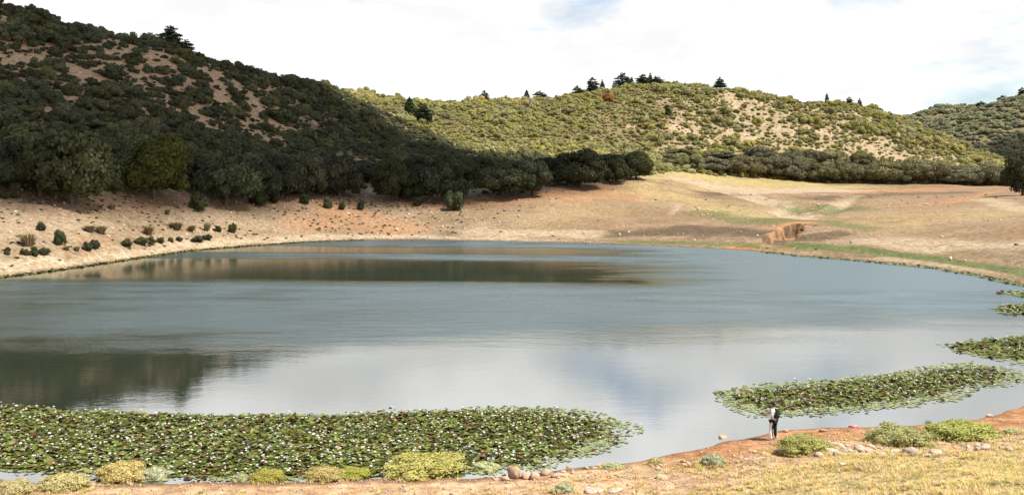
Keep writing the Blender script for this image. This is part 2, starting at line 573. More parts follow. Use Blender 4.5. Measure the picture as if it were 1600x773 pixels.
M_GROUND = ground_material()
M_WATER = water_material()
M_OAK = foliage_material('holm_oak_leaves', (0.032, 0.036, 0.017), (0.088, 0.091, 0.040), trans=0.15, var=0.28)
M_OLIVE = foliage_material('olive_green_leaves', (0.042, 0.044, 0.013), (0.100, 0.096, 0.027), trans=0.2, var=0.1)
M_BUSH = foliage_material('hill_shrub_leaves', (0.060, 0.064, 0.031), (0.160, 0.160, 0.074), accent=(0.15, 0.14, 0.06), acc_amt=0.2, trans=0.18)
M_BUSH_LIT = foliage_material('hill_shrub_leaves_lit', (0.235, 0.225, 0.068), (0.43, 0.395, 0.13), accent=(0.42, 0.36, 0.15), acc_amt=0.35, trans=0.3, var=0.25)  # lit copy of the hill shrub leaves: sunlight put into the colour
M_PINE = foliage_material('pine_needles', (0.020, 0.034, 0.018), (0.06, 0.085, 0.036), trans=0.1, var=0.2)
M_ORANGE = foliage_material('orange_autumn_leaves', (0.24, 0.10, 0.05), (0.38, 0.17, 0.09), trans=0.2, var=0.1)
M_BANK = foliage_material('bank_shrub_leaves', (0.26, 0.265, 0.060), (0.50, 0.48, 0.15), trans=0.25, var=0.08)
M_BANKT = foliage_material('straw_shrub_leaves', (0.35, 0.29, 0.10), (0.61, 0.52, 0.22), trans=0.25, var=0.08)
M_GREYG = foliage_material('grey_green_leaves', (0.33, 0.34, 0.16), (0.56, 0.56, 0.33), trans=0.25, var=0.08)
M_TUSS = foliage_material('tussock_blades', (0.11, 0.10, 0.035), (0.30, 0.235, 0.10), trans=0.2, var=0.25)
M_GRASS = foliage_material('dry_grass_blades', (0.50, 0.35, 0.125), (0.72, 0.54, 0.24), accent=(0.42, 0.42, 0.12), acc_amt=0.35, trans=0.3, var=0.2)
M_REED = foliage_material('green_rush_blades', (0.06, 0.10, 0.03), (0.16, 0.20, 0.07), trans=0.2, var=0.1)
M_BARK = plain_material('bark', (0.06, 0.045, 0.03), (0.14, 0.11, 0.08), 6, 0.9, 0.1, 0.8, 0.05)
M_ROCK = plain_material('limestone', (0.33, 0.25, 0.175), (0.50, 0.43, 0.345), 3, 0.9, 0.15, 0.6, 0.05, rnd=0.2)
M_PEACH = plain_material('ochre_stone', (0.36, 0.22, 0.135), (0.48, 0.35, 0.245), 3, 0.9, 0.15, 0.6, 0.05, rnd=0.2)

# ------------------------------------------------------------------ mesh helpers


def mesh_np(name, V, F, mats, smooth=False, attrs=None, midx=None):
    """V (n,3); F list of arrays (m,k) all with the same k, or a list of tuples"""
    me = bpy.data.meshes.new(name)
    V = np.asarray(V, dtype=np.float32)
    if isinstance(F, np.ndarray):
        k = F.shape[1]; nf = len(F)
        me.vertices.add(len(V)); me.vertices.foreach_set('co', V.ravel())
        me.loops.add(nf * k); me.loops.foreach_set('vertex_index', F.ravel().astype(np.int32))
        me.polygons.add(nf)
        me.polygons.foreach_set('loop_start', np.arange(0, nf * k, k, dtype=np.int32))
        me.polygons.foreach_set('loop_total', np.full(nf, k, dtype=np.int32))
    else:
        me.from_pydata([tuple(v) for v in V], [], [tuple(f) for f in F]); nf = len(F)
    for m in (mats if isinstance(mats, (list, tuple)) else [mats]):
        me.materials.append(m)
    if midx is not None:
        me.polygons.foreach_set('material_index', np.asarray(midx, np.int32))
    if smooth is True:
        me.polygons.foreach_set('use_smooth', np.ones(nf, dtype=bool))
    for k_, v in (attrs or {}).items():
        a = me.attributes.new(k_, 'FLOAT', 'POINT')
        a.data.foreach_set('value', np.asarray(v, np.float32))
    me.update(calc_edges=True)
    me.validate()
    return me


def link(name, me, parent=None, loc=(0, 0, 0), rot=(0, 0, 0), scl=(1, 1, 1)):
    o = bpy.data.objects.new(name, me)
    COL.objects.link(o)
    if parent is not None:
        o.parent = parent
    o.location = loc; o.rotation_euler = rot; o.scale = scl
    return o


def tag(o, label=None, cat=None, group=None, kind=None):
    if label: o['label'] = label
    if cat: o['category'] = cat
    if group: o['group'] = group
    if kind: o['kind'] = kind
    return o


# ------------------------------------------------------------------ ground sheets
ys_ = np.concatenate([np.arange(-30, 24, 3.0), np.arange(24, 46, 0.25), np.arange(46, 100, 1.2), np.arange(100, 215, 0.7),
                      np.arange(215, 330, 1.4), np.arange(330, 640, 2.6), np.geomspace(640, 2600, 70)])
ucol = np.concatenate([np.linspace(-1.5, -0.66, 50, endpoint=False), np.linspace(-0.66, 0.66, 560, endpoint=False), np.linspace(0.66, 1.5, 51)])
NR, NC = len(ys_), len(ucol)
YY = np.repeat(ys_[:, None], NC, 1)
spread = np.where(YY < 40, 30 + (YY + 30) * 0.36, 0)
WID = np.maximum(YY, 22 + 0.0 * YY)
XX = ucol[None, :] * WID
ZZ = zter(XX, YY)
UU = np.clip(XX / np.maximum(YY, 12), -2.2, 2.2)
DA_ = np.interp(UU, KA_u, KA_D); DB_ = np.interp(UU, KB[0], KB[1]); DR_ = np.interp(UU, KR[0], KR[1]); DV_ = np.interp(UU, KV[0], KV[1])
TN = near_y(XX) - YY
NEAR = (TN > -3) & (YY < 75)
# attribute fields (all in world space)
hillm = sstep(YY, DB_ - 6, DB_ + 14)
sh = YY - DA_                                         # metres beyond the far shore
orange = np.zeros_like(XX); pale = np.zeros_like(XX); green = np.zeros_like(XX); mud = np.zeros_like(XX); dry = np.zeros_like(XX)
stony = np.zeros_like(XX); wet = np.zeros_like(XX)
farside = ~NEAR
orange += farside * (sstep(sh, 12, 30) * (1 - hillm) * 0.28 * sstep(UU, -0.25, 0.0))
orange += farside * np.exp(-((YY - DB_ + 4) / 9.0) ** 2) * 0.5 * (1 - sstep(UU, 0.05, 0.18))
orange = np.maximum(orange, hillm * 0.35 * sstep(fbm(XX, YY, 22, 3, 61), 0.15, 0.45))
pale += farside * np.exp(-((sh - 2.5) / 3.5) ** 2) * 0.75 * (1 - sstep(UU, 0.0, 0.14)) + farside * np.exp(-((sh - 18) / 16) ** 2) * 0.5 * (1 - sstep(UU, -0.38, -0.1))
pale += hillm * 0.35 * sstep(fbm(XX, YY, 30, 3, 66), 0.2, 0.45)
stony += farside * sstep(sh, 0, 1.5) * (1 - sstep(sh, 60, 110)) * (1.1 - 0.4 * sstep(UU, 0.0, 0.2))


def stroke(field, pts, w, amt, soft=0.8):
    d, _ = seg_dist(XX + 0.8 * w * fbm(XX, YY, 9, 3, 95), YY + 1.2 * w * fbm(XX, YY, 9, 3, 96), hit_line(pts))
    return np.maximum(field, amt * (1 - sstep(d, w * (1 - soft), w * (1 + soft))))


green += farside * np.exp(-((sh - 9) / 3.4) ** 2) * sstep(UU, 0.28, 0.33) * 1.15
green += farside * np.exp(-((sh - 5) / 3.5) ** 2) * sstep(UU, 0.07, 0.13) * (1 - sstep(UU, 0.28, 0.33)) * 0.75
green = stroke(green, [(1215, 345), (1280, 345), (1335, 356)], 5, 0.65)
green = stroke(green, [(1250, 328), (1310, 330)], 9, 0.7)
green = stroke(green, [(1120, 335), (1210, 345)], 7, 0.65)
green = stroke(green, [(950, 330), (1010, 322)], 8, 0.3)
mud = stroke(mud, [(975, 366), (1050, 358), (1130, 362), (1205, 366)], 5.5, 1.1)
mud = stroke(mud, [(1205, 372), (1260, 374), (1320, 366)], 2.6, 0.9)
mud = stroke(mud, [(1290, 312), (1400, 303), (1500, 300)], 10, 0.7)
mud = stroke(mud, [(700, 365), (720, 366)], 3, 0.6)
mud = stroke(mud, [(1110, 303), (1170, 304)], 6, 0.8)
dry = stroke(dry, [(1030, 273), (1120, 281), (1200, 287), (1280, 291)], 24, 0.9)
dry = stroke(dry, [(1040, 300), (1100, 320), (1200, 335)], 14, 0.6)
dry = stroke(dry, [(1350, 345), (1580, 330)], 20, 0.45)
dry = stroke(dry, [(850, 345), (930, 325)], 10, 0.35)
pale = stroke(pale, [(1110, 294), (1160, 299), (1215, 297), (1300, 296)], 12, 1.3)
pale = stroke(pale, [(1160, 302), (1200, 318), (1235, 330), (1252, 342)], 5, 1.2)
pale = stroke(pale, [(1340, 306), (1320, 318), (1300, 330)], 3, 0.9)
pale = stroke(pale, [(1540, 312), (1600, 330)], 4, 0.8)
pale = stroke(pale, [(1380, 380), (1480, 383), (1600, 380)], 8, 0.75)
pale = stroke(pale, [(1380, 403), (1480, 413), (1600, 428)], 1.8, 0.6)
pale = stroke(pale, [(740, 362), (830, 364), (900, 366)], 5, 0.8)
pale = stroke(pale, [(1050, 335), (1062, 318)], 1.5, 0.6)
orange = stroke(orange, [(1420, 322), (1500, 312), (1560, 300)], 4, 0.7)
orange = stroke(orange, [(1232, 366), (1246, 356)], 6, 1.0)
orange = stroke(orange, [(1250, 336), (1262, 334)], 3.5, 0.9)
orange = stroke(orange, [(1150, 386), (1230, 388)], 2.4, 0.9)
orange = stroke(orange, [(470, 345), (560, 335), (600, 356)], 9, 0.55)
orange = stroke(orange, [(860, 310), (960, 305), (1020, 300)], 10, 0.55)
orange = stroke(orange, [(1330, 300), (1500, 294), (1590, 293)], 12, 0.6)
wet += farside * np.exp(-(np.maximum(sh, 0) / 0.8) ** 2) * 0.8
dry = dry * (1 - 0.75 * np.clip(pale, 0, 1)); mud = mud * (1 - 0.6 * np.clip(pale - 0.4, 0, 1))
# near bank
bank = NEAR & (TN > -3)
nb_o = (0.85 * (1 - sstep(TN, 2.0, 4.5))) * sstep(XX, 2, 9) + 0.14 + 0.25 * (1 - sstep(TN, 0.5, 2.0))
orange = np.where(bank, nb_o + 0.35 * fbm(XX, YY, 5, 3, 71), orange)
dry = np.where(bank, sstep(TN, 5.0, 9.0) * sstep(XX, 1.0, 6.0) * 0.85 + 0.2 * fbm(XX, YY, 4, 3, 75), dry)
peach = np.where(bank, 1.2 * (1 - sstep(XX, 4, 9) * (1 - sstep(TN, 2.5, 4.5))) * sstep(TN, 0.2, 1.2), 0)
pale = np.where(bank, 0.5 * np.exp(-((TN - 4.6) / 1.2) ** 2) * (XX > 4), pale)
green = np.where(bank, 0.25 * sstep(fbm(XX, YY, 6, 3, 81), 0.15, 0.4), green)
mud = np.where(bank, 0, mud); stony = np.where(bank, 0.25, stony)
wet = np.where(bank, np.exp(-(np.maximum(TN, 0) / 0.25) ** 2) * 0.75, wet)
# bare earth patches on the slopes: strokes (photo position, half width)
BARE = [([(30, 95), (75, 90)], 4, .7), ([(70, 140), (95, 152)], 5, .8), ([(115, 108), (155, 125)], 7, 1), ([(160, 170), (178, 172)], 3, .8),
        ([(165, 60), (205, 75)], 4, .7), ([(210, 85), (265, 90)], 5, .8), ([(225, 98), (255, 105)], 4, .8), ([(290, 100), (360, 125)], 5, 1), ([(300, 172), (325, 200)], 5, 1),
        ([(325, 150), (360, 160)], 5, .9), ([(310, 205), (345, 215)], 4, .8), ([(340, 225), (370, 235)], 4, .7), ([(196, 155), (205, 175)], 3, .8), ([(450, 180), (455, 190)], 4, .9),
        ([(405, 190), (450, 205)], 4, .8), ([(265, 195), (280, 205)], 4, .8), ([(400, 212), (420, 220)], 3, .7), ([(524, 212), (528, 214)], 3, .9), ([(563, 250), (568, 252)], 3, .9), ([(20, 200), (40, 210)], 4, .7),
        ([(480, 175), (500, 200)], 3, .7), ([(615, 178), (640, 184)], 5, .8), ([(575, 290), (580, 305)], 4, .8),
        ([(1105, 222), (1120, 226)], 7, 1), ([(1040, 200), (1080, 206)], 7, .9), ([(1140, 212), (1180, 216)], 7, .9), ([(1140, 150), (1150, 170)], 6, .8), ([(1180, 160), (1200, 170)], 6, .7),
        ([(1265, 238), (1320, 242)], 9, 1), ([(1240, 152), (1250, 165)], 6, .8), ([(1280, 205), (1310, 215)], 6, .8), ([(1350, 225), (1365, 235)], 6, .8),
        ([(1375, 240), (1412, 248)], 6, .9), ([(1200, 200), (1240, 210)], 7, .8), ([(1060, 232), (1075, 238)], 5, .7), ([(985, 200), (1000, 205)], 5, .6), ([(1395, 195), (1410, 200)], 4, .6),
        ([(1310, 185), (1330, 192)], 5, .7), ([(915, 215), (925, 217)], 4, .5), ([(1225, 180), (1250, 188)], 5, .6)]
BARE_W = [(hit_line(p), w, a) for p, w, a in BARE]


def bare_at(x, y):
    b = np.zeros(np.shape(x))
    jx = x + 3 * vnoise(x / 5, y / 5, 91); jy = y + 3 * vnoise(x / 5, y / 5, 92)
    for poly, w, a in BARE_W:
        w = w * (0.45 if poly[0][1] < 330 else 0.5)
        d, _ = seg_dist(jx, jy, poly)
        b = np.maximum(b, a * (1 - sstep(d, w * 0.6, w * 1.4)))
    return b


gy_, gx_ = np.gradient(ZZ)
steep = np.hypot(gy_ / np.gradient(YY, axis=0), gx_ / np.maximum(np.gradient(XX, axis=1), 1e-3))
bluff = farside * (1 - hillm) * sstep(steep, 0.45, 0.9) * (YY > 120) * (sh > 3)
orange = np.maximum(orange, 0.6 * bluff); green = green * (1 - bluff); mud = np.maximum(mud * (1 - bluff), bluff * (0.42 + 1.8 * fbm(XX, YY, 2.5, 2, 97))); pale = pale * (1 - bluff); dry = dry * (1 - bluff)
bb = bare_at(XX, YY)
pale = np.maximum(pale, hillm * bb * 0.95); orange = np.maximum(orange * (1 - 0.3 * bb), hillm * bb * (0.35 + 0.5 * sstep(fbm(XX, YY, 9, 2, 93), -0.1, 0.2)))
clear = hillm * np.maximum(bb * 1.1, 0.5 * sstep(fbm(XX, YY, 26, 3, 131), 0.30, 0.45)) * (1 - sstep(UU, -0.3, -0.1))  # left hill only: soil brightened to offset the cloud's shade
clear = np.maximum(clear, 0.85 * hillm * np.maximum(1 - sstep(UU, -0.27, -0.2), 0))
pale = np.maximum(pale, 0.62 * hillm * sstep(UU, 0.12, 0.2) * (YY < DV_))
FIELDS = dict(clear=clear, peach=peach, hill=hillm * farside, orange=orange, pale=pale, green=green, mud=mud, dry=dry, stony=stony, wet=wet)

REG = np.full((NR, NC), 1)                                   # 1 lake bed, then by zone
REG[(YY > DA_ + 1.5)] = 2
REG[(YY > DB_ + 12)] = 4
REG[(YY > DB_ + 12) & (UU < -0.2)] = 3
REG[(YY > DV_)] = 5
REG[(TN > 1.0) & (YY < 90) & (YY < DA_ + 1)] = 0
regF = REG[:-1, :-1]
idx = np.arange(NR * NC).reshape(NR, NC)
quads = np.stack([idx[:-1, :-1], idx[:-1, 1:], idx[1:, 1:], idx[1:, :-1]], -1)
Vall = np.stack([XX, YY, ZZ], -1).reshape(-1, 3)
for r, nm_ in enumerate(['near_bank', 'lake_bed', 'far_shore', 'hill_left', 'hill_sunlit', 'hills_distant']):
    q = quads[regF == r]
    if not len(q):
        continue
    used, inv = np.unique(q, return_inverse=True)
    me = mesh_np(nm_, Vall[used], inv.reshape(q.shape), M_GROUND, True, {k: v.ravel()[used] for k, v in FIELDS.items()})
    tag(link(nm_, me), kind='structure')

# water sheet
wx = np.linspace(-150, 135, 20); wy = np.linspace(27, 205, 20)
WX, WY = np.meshgrid(wx, wy)
wi = np.arange(400).reshape(20, 20)
wq = np.stack([wi[:-1, :-1], wi[:-1, 1:], wi[1:, 1:], wi[1:, :-1]], -1).reshape(-1, 4)
tag(link('lake_water', mesh_np('lake_water', np.stack([WX, WY, WX * 0], -1).reshape(-1, 3), wq, M_WATER, True)), kind='structure')

# ------------------------------------------------------------------ plant meshes


def ico(sub):
    bm = bmesh.new()
    bmesh.ops.create_icosphere(bm, subdivisions=sub, radius=1)
    V = np.array([v.co[:] for v in bm.verts]); F = np.array([[v.index for v in f.verts] for f in bm.faces])
    bm.free()
    return V, F


ICO1 = ico(1); ICO2 = ico(2); ICO3 = ico(3)


def leaf_cloud(lobes, n, leaf, rng, up=0.25, core=0.84, aspect=1.7):
    """triangles: leaf diamonds over the lobes' surfaces + an inner hull of the same leaves' material"""
    L = np.array([l[:6] for l in lobes], float)
    area = L[:, 3] * L[:, 4] + L[:, 4] * L[:, 5] + L[:, 3] * L[:, 5]
    li = rng.choice(len(L), n, p=area / area.sum())
    d = rng.normal(size=(n, 3)); d[:, 2] += up
    d /= np.linalg.norm(d, axis=1)[:, None]
    r = rng.uniform(0.80, 1.08, n)
    P = L[li, :3] + d * L[li, 3:6] * r[:, None]
    keep = np.ones(n, bool)
    for j in range(len(L)):
        q = np.linalg.norm((P - L[j, :3]) / L[j, 3:6], axis=1)
        keep &= ~((q < 0.78) & (li != j))
    P, d, li = P[keep], d[keep], li[keep]
    n = len(P)
    nn = d / L[li, 3:6]; nn /= np.linalg.norm(nn, axis=1)[:, None]
    nn = nn + rng.normal(size=(n, 3)) * 0.55
    nn /= np.linalg.norm(nn, axis=1)[:, None]
    a = np.cross(nn, rng.normal(size=(n, 3))); a /= np.linalg.norm(a, axis=1)[:, None]
    b = np.cross(nn, a)
    s = leaf * rng.uniform(0.6, 1.35, n)[:, None]
    V = np.stack([P - a * s * aspect * 0.5, P - b * s * 0.5 + nn * s * 0.12, P + a * s * aspect * 0.5, P + b * s * 0.5 + nn * s * 0.12], 1).reshape(-1, 3)
    i0 = np.arange(n) * 4
    F = np.concatenate([np.stack([i0, i0 + 1, i0 + 2], 1), np.stack([i0, i0 + 2, i0 + 3], 1)])
    lt = rng.uniform(0.15, 0.85, len(L))
    tint = np.repeat(np.clip(lt[li] * 0.6 + rng.uniform(0, 0.5, n), 0, 1), 4)
    if core > 0:
        for j in range(len(L)):
            cv = ICO1[0] * (1 + 0.12 * rng.normal(size=(len(ICO1[0]), 1))) * L[j, 3:6] * core + L[j, :3]
            F = np.concatenate([F, ICO1[1] + len(V)]); V = np.concatenate([V, cv])
            tint = np.concatenate([tint, np.full(len(cv), np.clip(lt[j], 0, 1) * 0.6 + 0.1)])
    return V, F, tint


def crown_lobes(rng, n, flat=0.8, zc=0.55, low=0.12, lob=(0.3, 0.5)):
    """lobes of a dome crown, unit radius 1 in x/y, height 1..: z from low to ~1.3"""
    lobes = [(0, 0, zc, 0.62, 0.62, 0.55 * flat)]
    for i in range(n):
        a = i * 2.399 + rng.uniform(-0.4, 0.4)
        e = rng.uniform(-0.45, 1.0)
        rr = math.sqrt(max(0, 1 - e * e * 0.85)) * rng.uniform(0.5, 0.76)
        s = rng.uniform(*lob)
        z = zc + e * 0.62 * flat
        z = max(z, low + s * 0.55)
        lobes.append((rr * math.cos(a), rr * math.sin(a), z, s, s, s * rng.uniform(0.65, 0.85)))
    return lobes


def tube(pts, rad, sides=7):
    V = []; F = []
    pts = [Vector(p) for p in pts]
    for i, p in enumerate(pts):
        d = (pts[min(i + 1, len(pts) - 1)] - pts[max(i - 1, 0)]).normalized()
        x = d.orthogonal().normalized(); y = d.cross(x)
        for k in range(sides):
            an = 2 * math.pi * k / sides
            V.append(p + (x * math.cos(an) + y * math.sin(an)) * rad[i])
    for i in range(len(pts) - 1):
        for k in range(sides):
            F.append((i * sides + k, i * sides + (k + 1) % sides, (i + 1) * sides + (k + 1) % sides, (i + 1) * sides + k))
    F.append(tuple(range(sides))[::-1]); F.append(tuple((len(pts) - 1) * sides + k for k in range(sides)))
    return V, F


def join_tubes(lst):
    V = []; F = []
    for v, f in lst:
        o = len(V)
        V += v; F += [tuple(i + o for i in q) for q in f]
    return V, F


def trunk_mesh(name, rng, h=0.75, r=0.07):
    parts = [tube([(0, 0, -0.12), (0.01, 0, 0.0), (0.03, 0.02, h * 0.35), (0.0, 0.03, h * 0.7), (0.02, 0, h)], [r * 1.5, r * 1.15, r * 0.9, r * 0.6, r * 0.25])]
    for i in range(5):
        a = i * 1.256 + rng.uniform(-0.4, 0.4)
        z0 = h * rng.uniform(0.22, 0.45)
        R = rng.uniform(0.45, 0.65)
        parts.append(tube([(0.02, 0.02, z0), (R * 0.45 * math.cos(a), R * 0.45 * math.sin(a), z0 + 0.16), (R * math.cos(a), R * math.sin(a), z0 + rng.uniform(0.3, 0.42))], [r * 0.6, r * 0.42, r * 0.15], 5))
    V, F = join_tubes(parts)
    return mesh_np(name, V, F, M_BARK)


OAK = []        # unit holm oaks: radius ~1, top at about z = 1.25
for i in range(6):
    rg = np.random.default_rng(100 + i)
    lob = crown_lobes(rg, 20 + 3 * i, 0.88, 0.62, 0.14, (0.16, 0.42))
    lob[0] = (0, 0, 0.62, 0.5, 0.5, 0.42)
    V, F, T = leaf_cloud(lob, 7000, 0.062, rg)
    V = V * np.array([1 / np.percentile(np.abs(V[:, 0]), 98.5), 1 / np.percentile(np.abs(V[:, 1]), 98.5), 1.26 / np.percentile(V[:, 2], 99.5)])
    OAK.append((V, F, T, trunk_mesh('oak_trunk', rg)))
OAK_ME = {}


def oak_mesh(i, mat):
    k = (i, mat.name)
    if k not in OAK_ME:
        V, F, T, tm = OAK[i]
        OAK_ME[k] = mesh_np('oak_crown', V, F, mat, False, {'tint': T})
    return OAK_ME[k]


BUSH_RAW = []
for i in range(8):
    rg = np.random.default_rng(200 + i)
    lob = crown_lobes(rg, 9 + i, 0.8, 0.42, 0.02, (0.18, 0.5))
    if i % 2:
        lob[0] = (0, 0, 0.35, 0.4, 0.4, 0.35)
    bv_, bf_, bt_ = leaf_cloud(lob, 1700, 0.10, rg)
    BUSH_RAW.append((bv_ * np.array([1, 1, 1.12 / np.percentile(bv_[:, 2], 99.5)]), bf_, bt_))
BUSH_ME = {}


def bush_mesh(i, mat):
    k = (i, mat.name)
    if k not in BUSH_ME:
        V, F, T = BUSH_RAW[i]
        BUSH_ME[k] = mesh_np('shrub', V, F, mat, False, {'tint': T})
    return BUSH_ME[k]


# conifers: unit height 1
PINE = []
for i in range(4):
    rg = np.random.default_rng(300 + i)
    lob = []
    tiers = 9
    wid = (0.30, 0.22, 0.34, 0.26)[i]
    for k in range(tiers):
        f = k / (tiers - 1)
        z = 0.22 + 0.74 * f
        prof = (1 - f) ** 0.75 if i % 2 else math.sin(math.pi * (0.22 + 0.74 * f)) ** 0.8
        R = wid * prof + 0.03
        for a in range(max(2, int(5 * (1 - f * 0.6)))):
            an = a * 2 * math.pi / max(2, int(5 * (1 - f * 0.6))) + k * 0.9 + rg.uniform(-0.4, 0.4)
            rr = R * rg.uniform(0.45, 0.8)
            lob.append((rr * math.cos(an), rr * math.sin(an), z + rg.uniform(-0.03, 0.03), R * 0.5 + 0.015, R * 0.5 + 0.015, 0.045 + 0.02 * rg.random()))
    V, F, T = leaf_cloud(lob, 2600, 0.03, rg, 0.1, 0.75, 2.2)
    tv, tf = join_tubes([tube([(0, 0, -0.05), (0, 0, 0.3), (0.01, 0, 0.95)], [0.03, 0.022, 0.004], 6)])
    PINE.append((mesh_np('pine_crown', V, F, M_PINE, False, {'tint': T}), mesh_np('pine_trunk', tv, tf, M_BARK)))


def to_ground(px, py_base, D=None):
    if D is None:
        return hit(px, py_base)
    a, _ = ray(px, py_base)
    x = float(a) * D
    return Vector((x, D, float(zter(x, D))))


def oak(px, base, w_px, top, label, mat=M_OAK, var=None, D=None, group=None, name='holm_oak', cat='tree'):
    p = to_ground(px, base, D)
    s = p.y / FPX
    r = w_px * s * 0.5 / 0.98
    h = max((base - top), 8) * s
    if D is not None:
        _, pb = project(p.x, p.y, p.z)
        h = max(float(pb) - top, 8) * s
    e = link(name, None, None, p, (0, 0, random.uniform(0, 6.28)))
    tag(e, label, cat, group)
    i = random.randrange(len(OAK)) if var is None else var
    sc = (r, r, h / 1.26)
    link('trunk', OAK[i][3], e, (0, 0, 0), (0, 0, 0), sc)
    link('crown', oak_mesh(i, mat), e, (0, 0, -0.04 * h), (0, 0, 0), sc)
    return e


def pine(px, top, h_m, D, label, i, mat=None, wide=1.0, name='pine_tree', group='conifers on the ridges'):
    a, _ = ray(px, top)
    x = float(a) * D
    z = float(zter(x, D))
    e = link(name, None, None, (x, D, z - 0.3), (0, 0, random.uniform(0, 6.28)))
    tag(e, label, 'tree', group)
    link('trunk', PINE[i][1], e, scl=(h_m * wide, h_m * wide, h_m))
    link('crown', PINE[i][0], e, scl=(h_m * wide, h_m * wide, h_m))
    return e


# ------------------------------------------------------------------ scatter (stuff) through geometry nodes
def scatter(name, meshes, P, rot, scl, idxs, label=None):
    coll = bpy.data.collections.new(name + '_kinds')
    for i, me in enumerate(meshes):
        o = bpy.data.objects.new('%s_kind_%02d' % (name, i), me)
        coll.objects.link(o)
    me = bpy.data.meshes.new(name)
    n = len(P)
    me.vertices.add(n); me.vertices.foreach_set('co', np.asarray(P, np.float32).ravel())
    for k_, typ, v, key in (('rot', 'FLOAT_VECTOR', rot, 'vector'), ('scl', 'FLOAT_VECTOR', scl, 'vector'), ('pick', 'INT', idxs, 'value')):
        a = me.attributes.new(k_, typ, 'POINT')
        a.data.foreach_set(key, np.asarray(v, np.int32 if typ == 'INT' else np.float32).ravel())
    me.update()
    o = link(name, me)
    ng = bpy.data.node_groups.new(name + '_nodes', 'GeometryNodeTree')
    ng.interface.new_socket('Geometry', in_out='INPUT', socket_type='NodeSocketGeometry')
    ng.interface.new_socket('Geometry', in_out='OUTPUT', socket_type='NodeSocketGeometry')
    gi = ng.nodes.new('NodeGroupInput'); go = ng.nodes.new('NodeGroupOutput')
    ip = ng.nodes.new('GeometryNodeInstanceOnPoints')
    ci = ng.nodes.new('GeometryNodeCollectionInfo')
    ci.inputs['Collection'].default_value = coll
    ci.inputs['Separate Children'].default_value = True
    ci.inputs['Reset Children'].default_value = True

    def na(nm2, dt):
        a = ng.nodes.new('GeometryNodeInputNamedAttribute'); a.data_type = dt
        a.inputs['Name'].default_value = nm2
        return a.outputs['Attribute']
    L = ng.links.new
    L(gi.outputs[0], ip.inputs['Points'])
    L(ci.outputs[0], ip.inputs['Instance'])
    ip.inputs['Pick Instance'].default_value = True
    L(na('pick', 'INT'), ip.inputs['Instance Index'])
    er = ng.nodes.new('FunctionNodeEulerToRotation')
    L(na('rot', 'FLOAT_VECTOR'), er.inputs[0])
    L(er.outputs[0], ip.inputs['Rotation'])
    L(na('scl', 'FLOAT_VECTOR'), ip.inputs['Scale'])
    L(ip.outputs[0], go.inputs[0])
    md = o.modifiers.new('scatter', 'NODES'); md.node_group = ng
    tag(o, label, None, None, 'stuff')
    return o


def jgrid(x0, x1, y0, y1, step, rng):
    gx, gy = np.meshgrid(np.arange(x0, x1, step), np.arange(y0, y1, step))
    gx = gx.ravel() + rng.uniform(-0.5, 0.5, gx.size) * step * 0.95
    gy = gy.ravel() + rng.uniform(-0.5, 0.5, gy.size) * step * 0.95
    return gx, gy


def uf(x, y):
    return np.clip(x / np.maximum(y, 12), -2.2, 2.2)


# --- hillside shrubs
rg = np.random.default_rng(55)
pts = []
for (x0, x1, y0, y1, st) in ((-330, 60, 120, 430, 2.5), (-130, 420, 300, 640, 2.5)):
    gx, gy = jgrid(x0, x1, y0, y1, st, rg)
    u = uf(gx, gy)
    dB, dR = np.interp(u, KB[0], KB[1]), np.interp(u, KR[0], KR[1])
    left = u < -0.2
    if x0 == -330:
        ok = left
    else:
        ok = ~left
    ok &= (np.abs(u) < 0.74) & (gy < dR + 30)
    ok &= gy > np.where(u < 0.12, dB + 4, dB + 9)
    b = bare_at(gx, gy)
    dens = np.where(left, 0.97, 0.95) - 0.45 * sstep(fbm(gx, gy, 26, 3, 131), 0.10, 0.42) * np.where(left, 0.7, 0.75)
    dens = dens - 0.22 * sstep(u, 0.14, 0.26)
    dens = np.where(b > 0.5, np.where(left, 0.16, 0.3), dens)
    ok &= rg.random(gx.size) < dens
    pts.append(np.stack([gx[ok], gy[ok]], 1))
pts = np.concatenate(pts)
hx, hy = pts[:, 0], pts[:, 1]
hz = zter(hx, hy)
hu = uf(hx, hy)
hup = np.clip((hy - np.interp(hu, KB[0], KB[1])) / 60, 0, 1)
hw = np.clip(1.35 * np.exp(0.42 * rg.normal(size=len(pts))), 0.55, 3.6) * (1.25 - 0.25 * hup) * (1 + 0.7 * np.clip(fbm(hx, hy, 18, 2, 201), -0.5, 0.5))
hw = np.where((rg.random(len(pts)) < 0.25) | (bare_at(hx, hy) > 0.45), hw * 0.58, hw)
hw = np.where(hu < -0.2, hw * 1.08, hw * 0.98)
hh = hw * rg.uniform(0.7, 1.35, len(pts))
hsx = rg.uniform(0.7, 1.5, len(pts))
hrot = rg.uniform(0, 6.28, len(pts))
hidx = rg.integers(0, 8, len(pts))
hpx, hpy = project(hx, hy, hz)
SHADE = ([-200, 400, 452, 520, 560, 650, 740, 860, 1010, 1030], [-200, 60, 112, 140, 160, 200, 238, 252, 262, 400])  # edge of the cloud shadow, dividing the lit and shaded leaf colours
lit_tone = (hpy < np.interp(hpx, *SHADE)) & (hpx > 430) & (hy > 300)  # shrubs outside the shadow edge take the painted sunlit leaf colour
app = hw * FPX / hy
infr = (hpx > 8) & (hpx < 1592) & (hpy > 10) & (hpy < 330)
order = np.argsort(-np.where(infr, app, 0))
solo = np.zeros(len(pts), bool); solo[order[:300]] = True
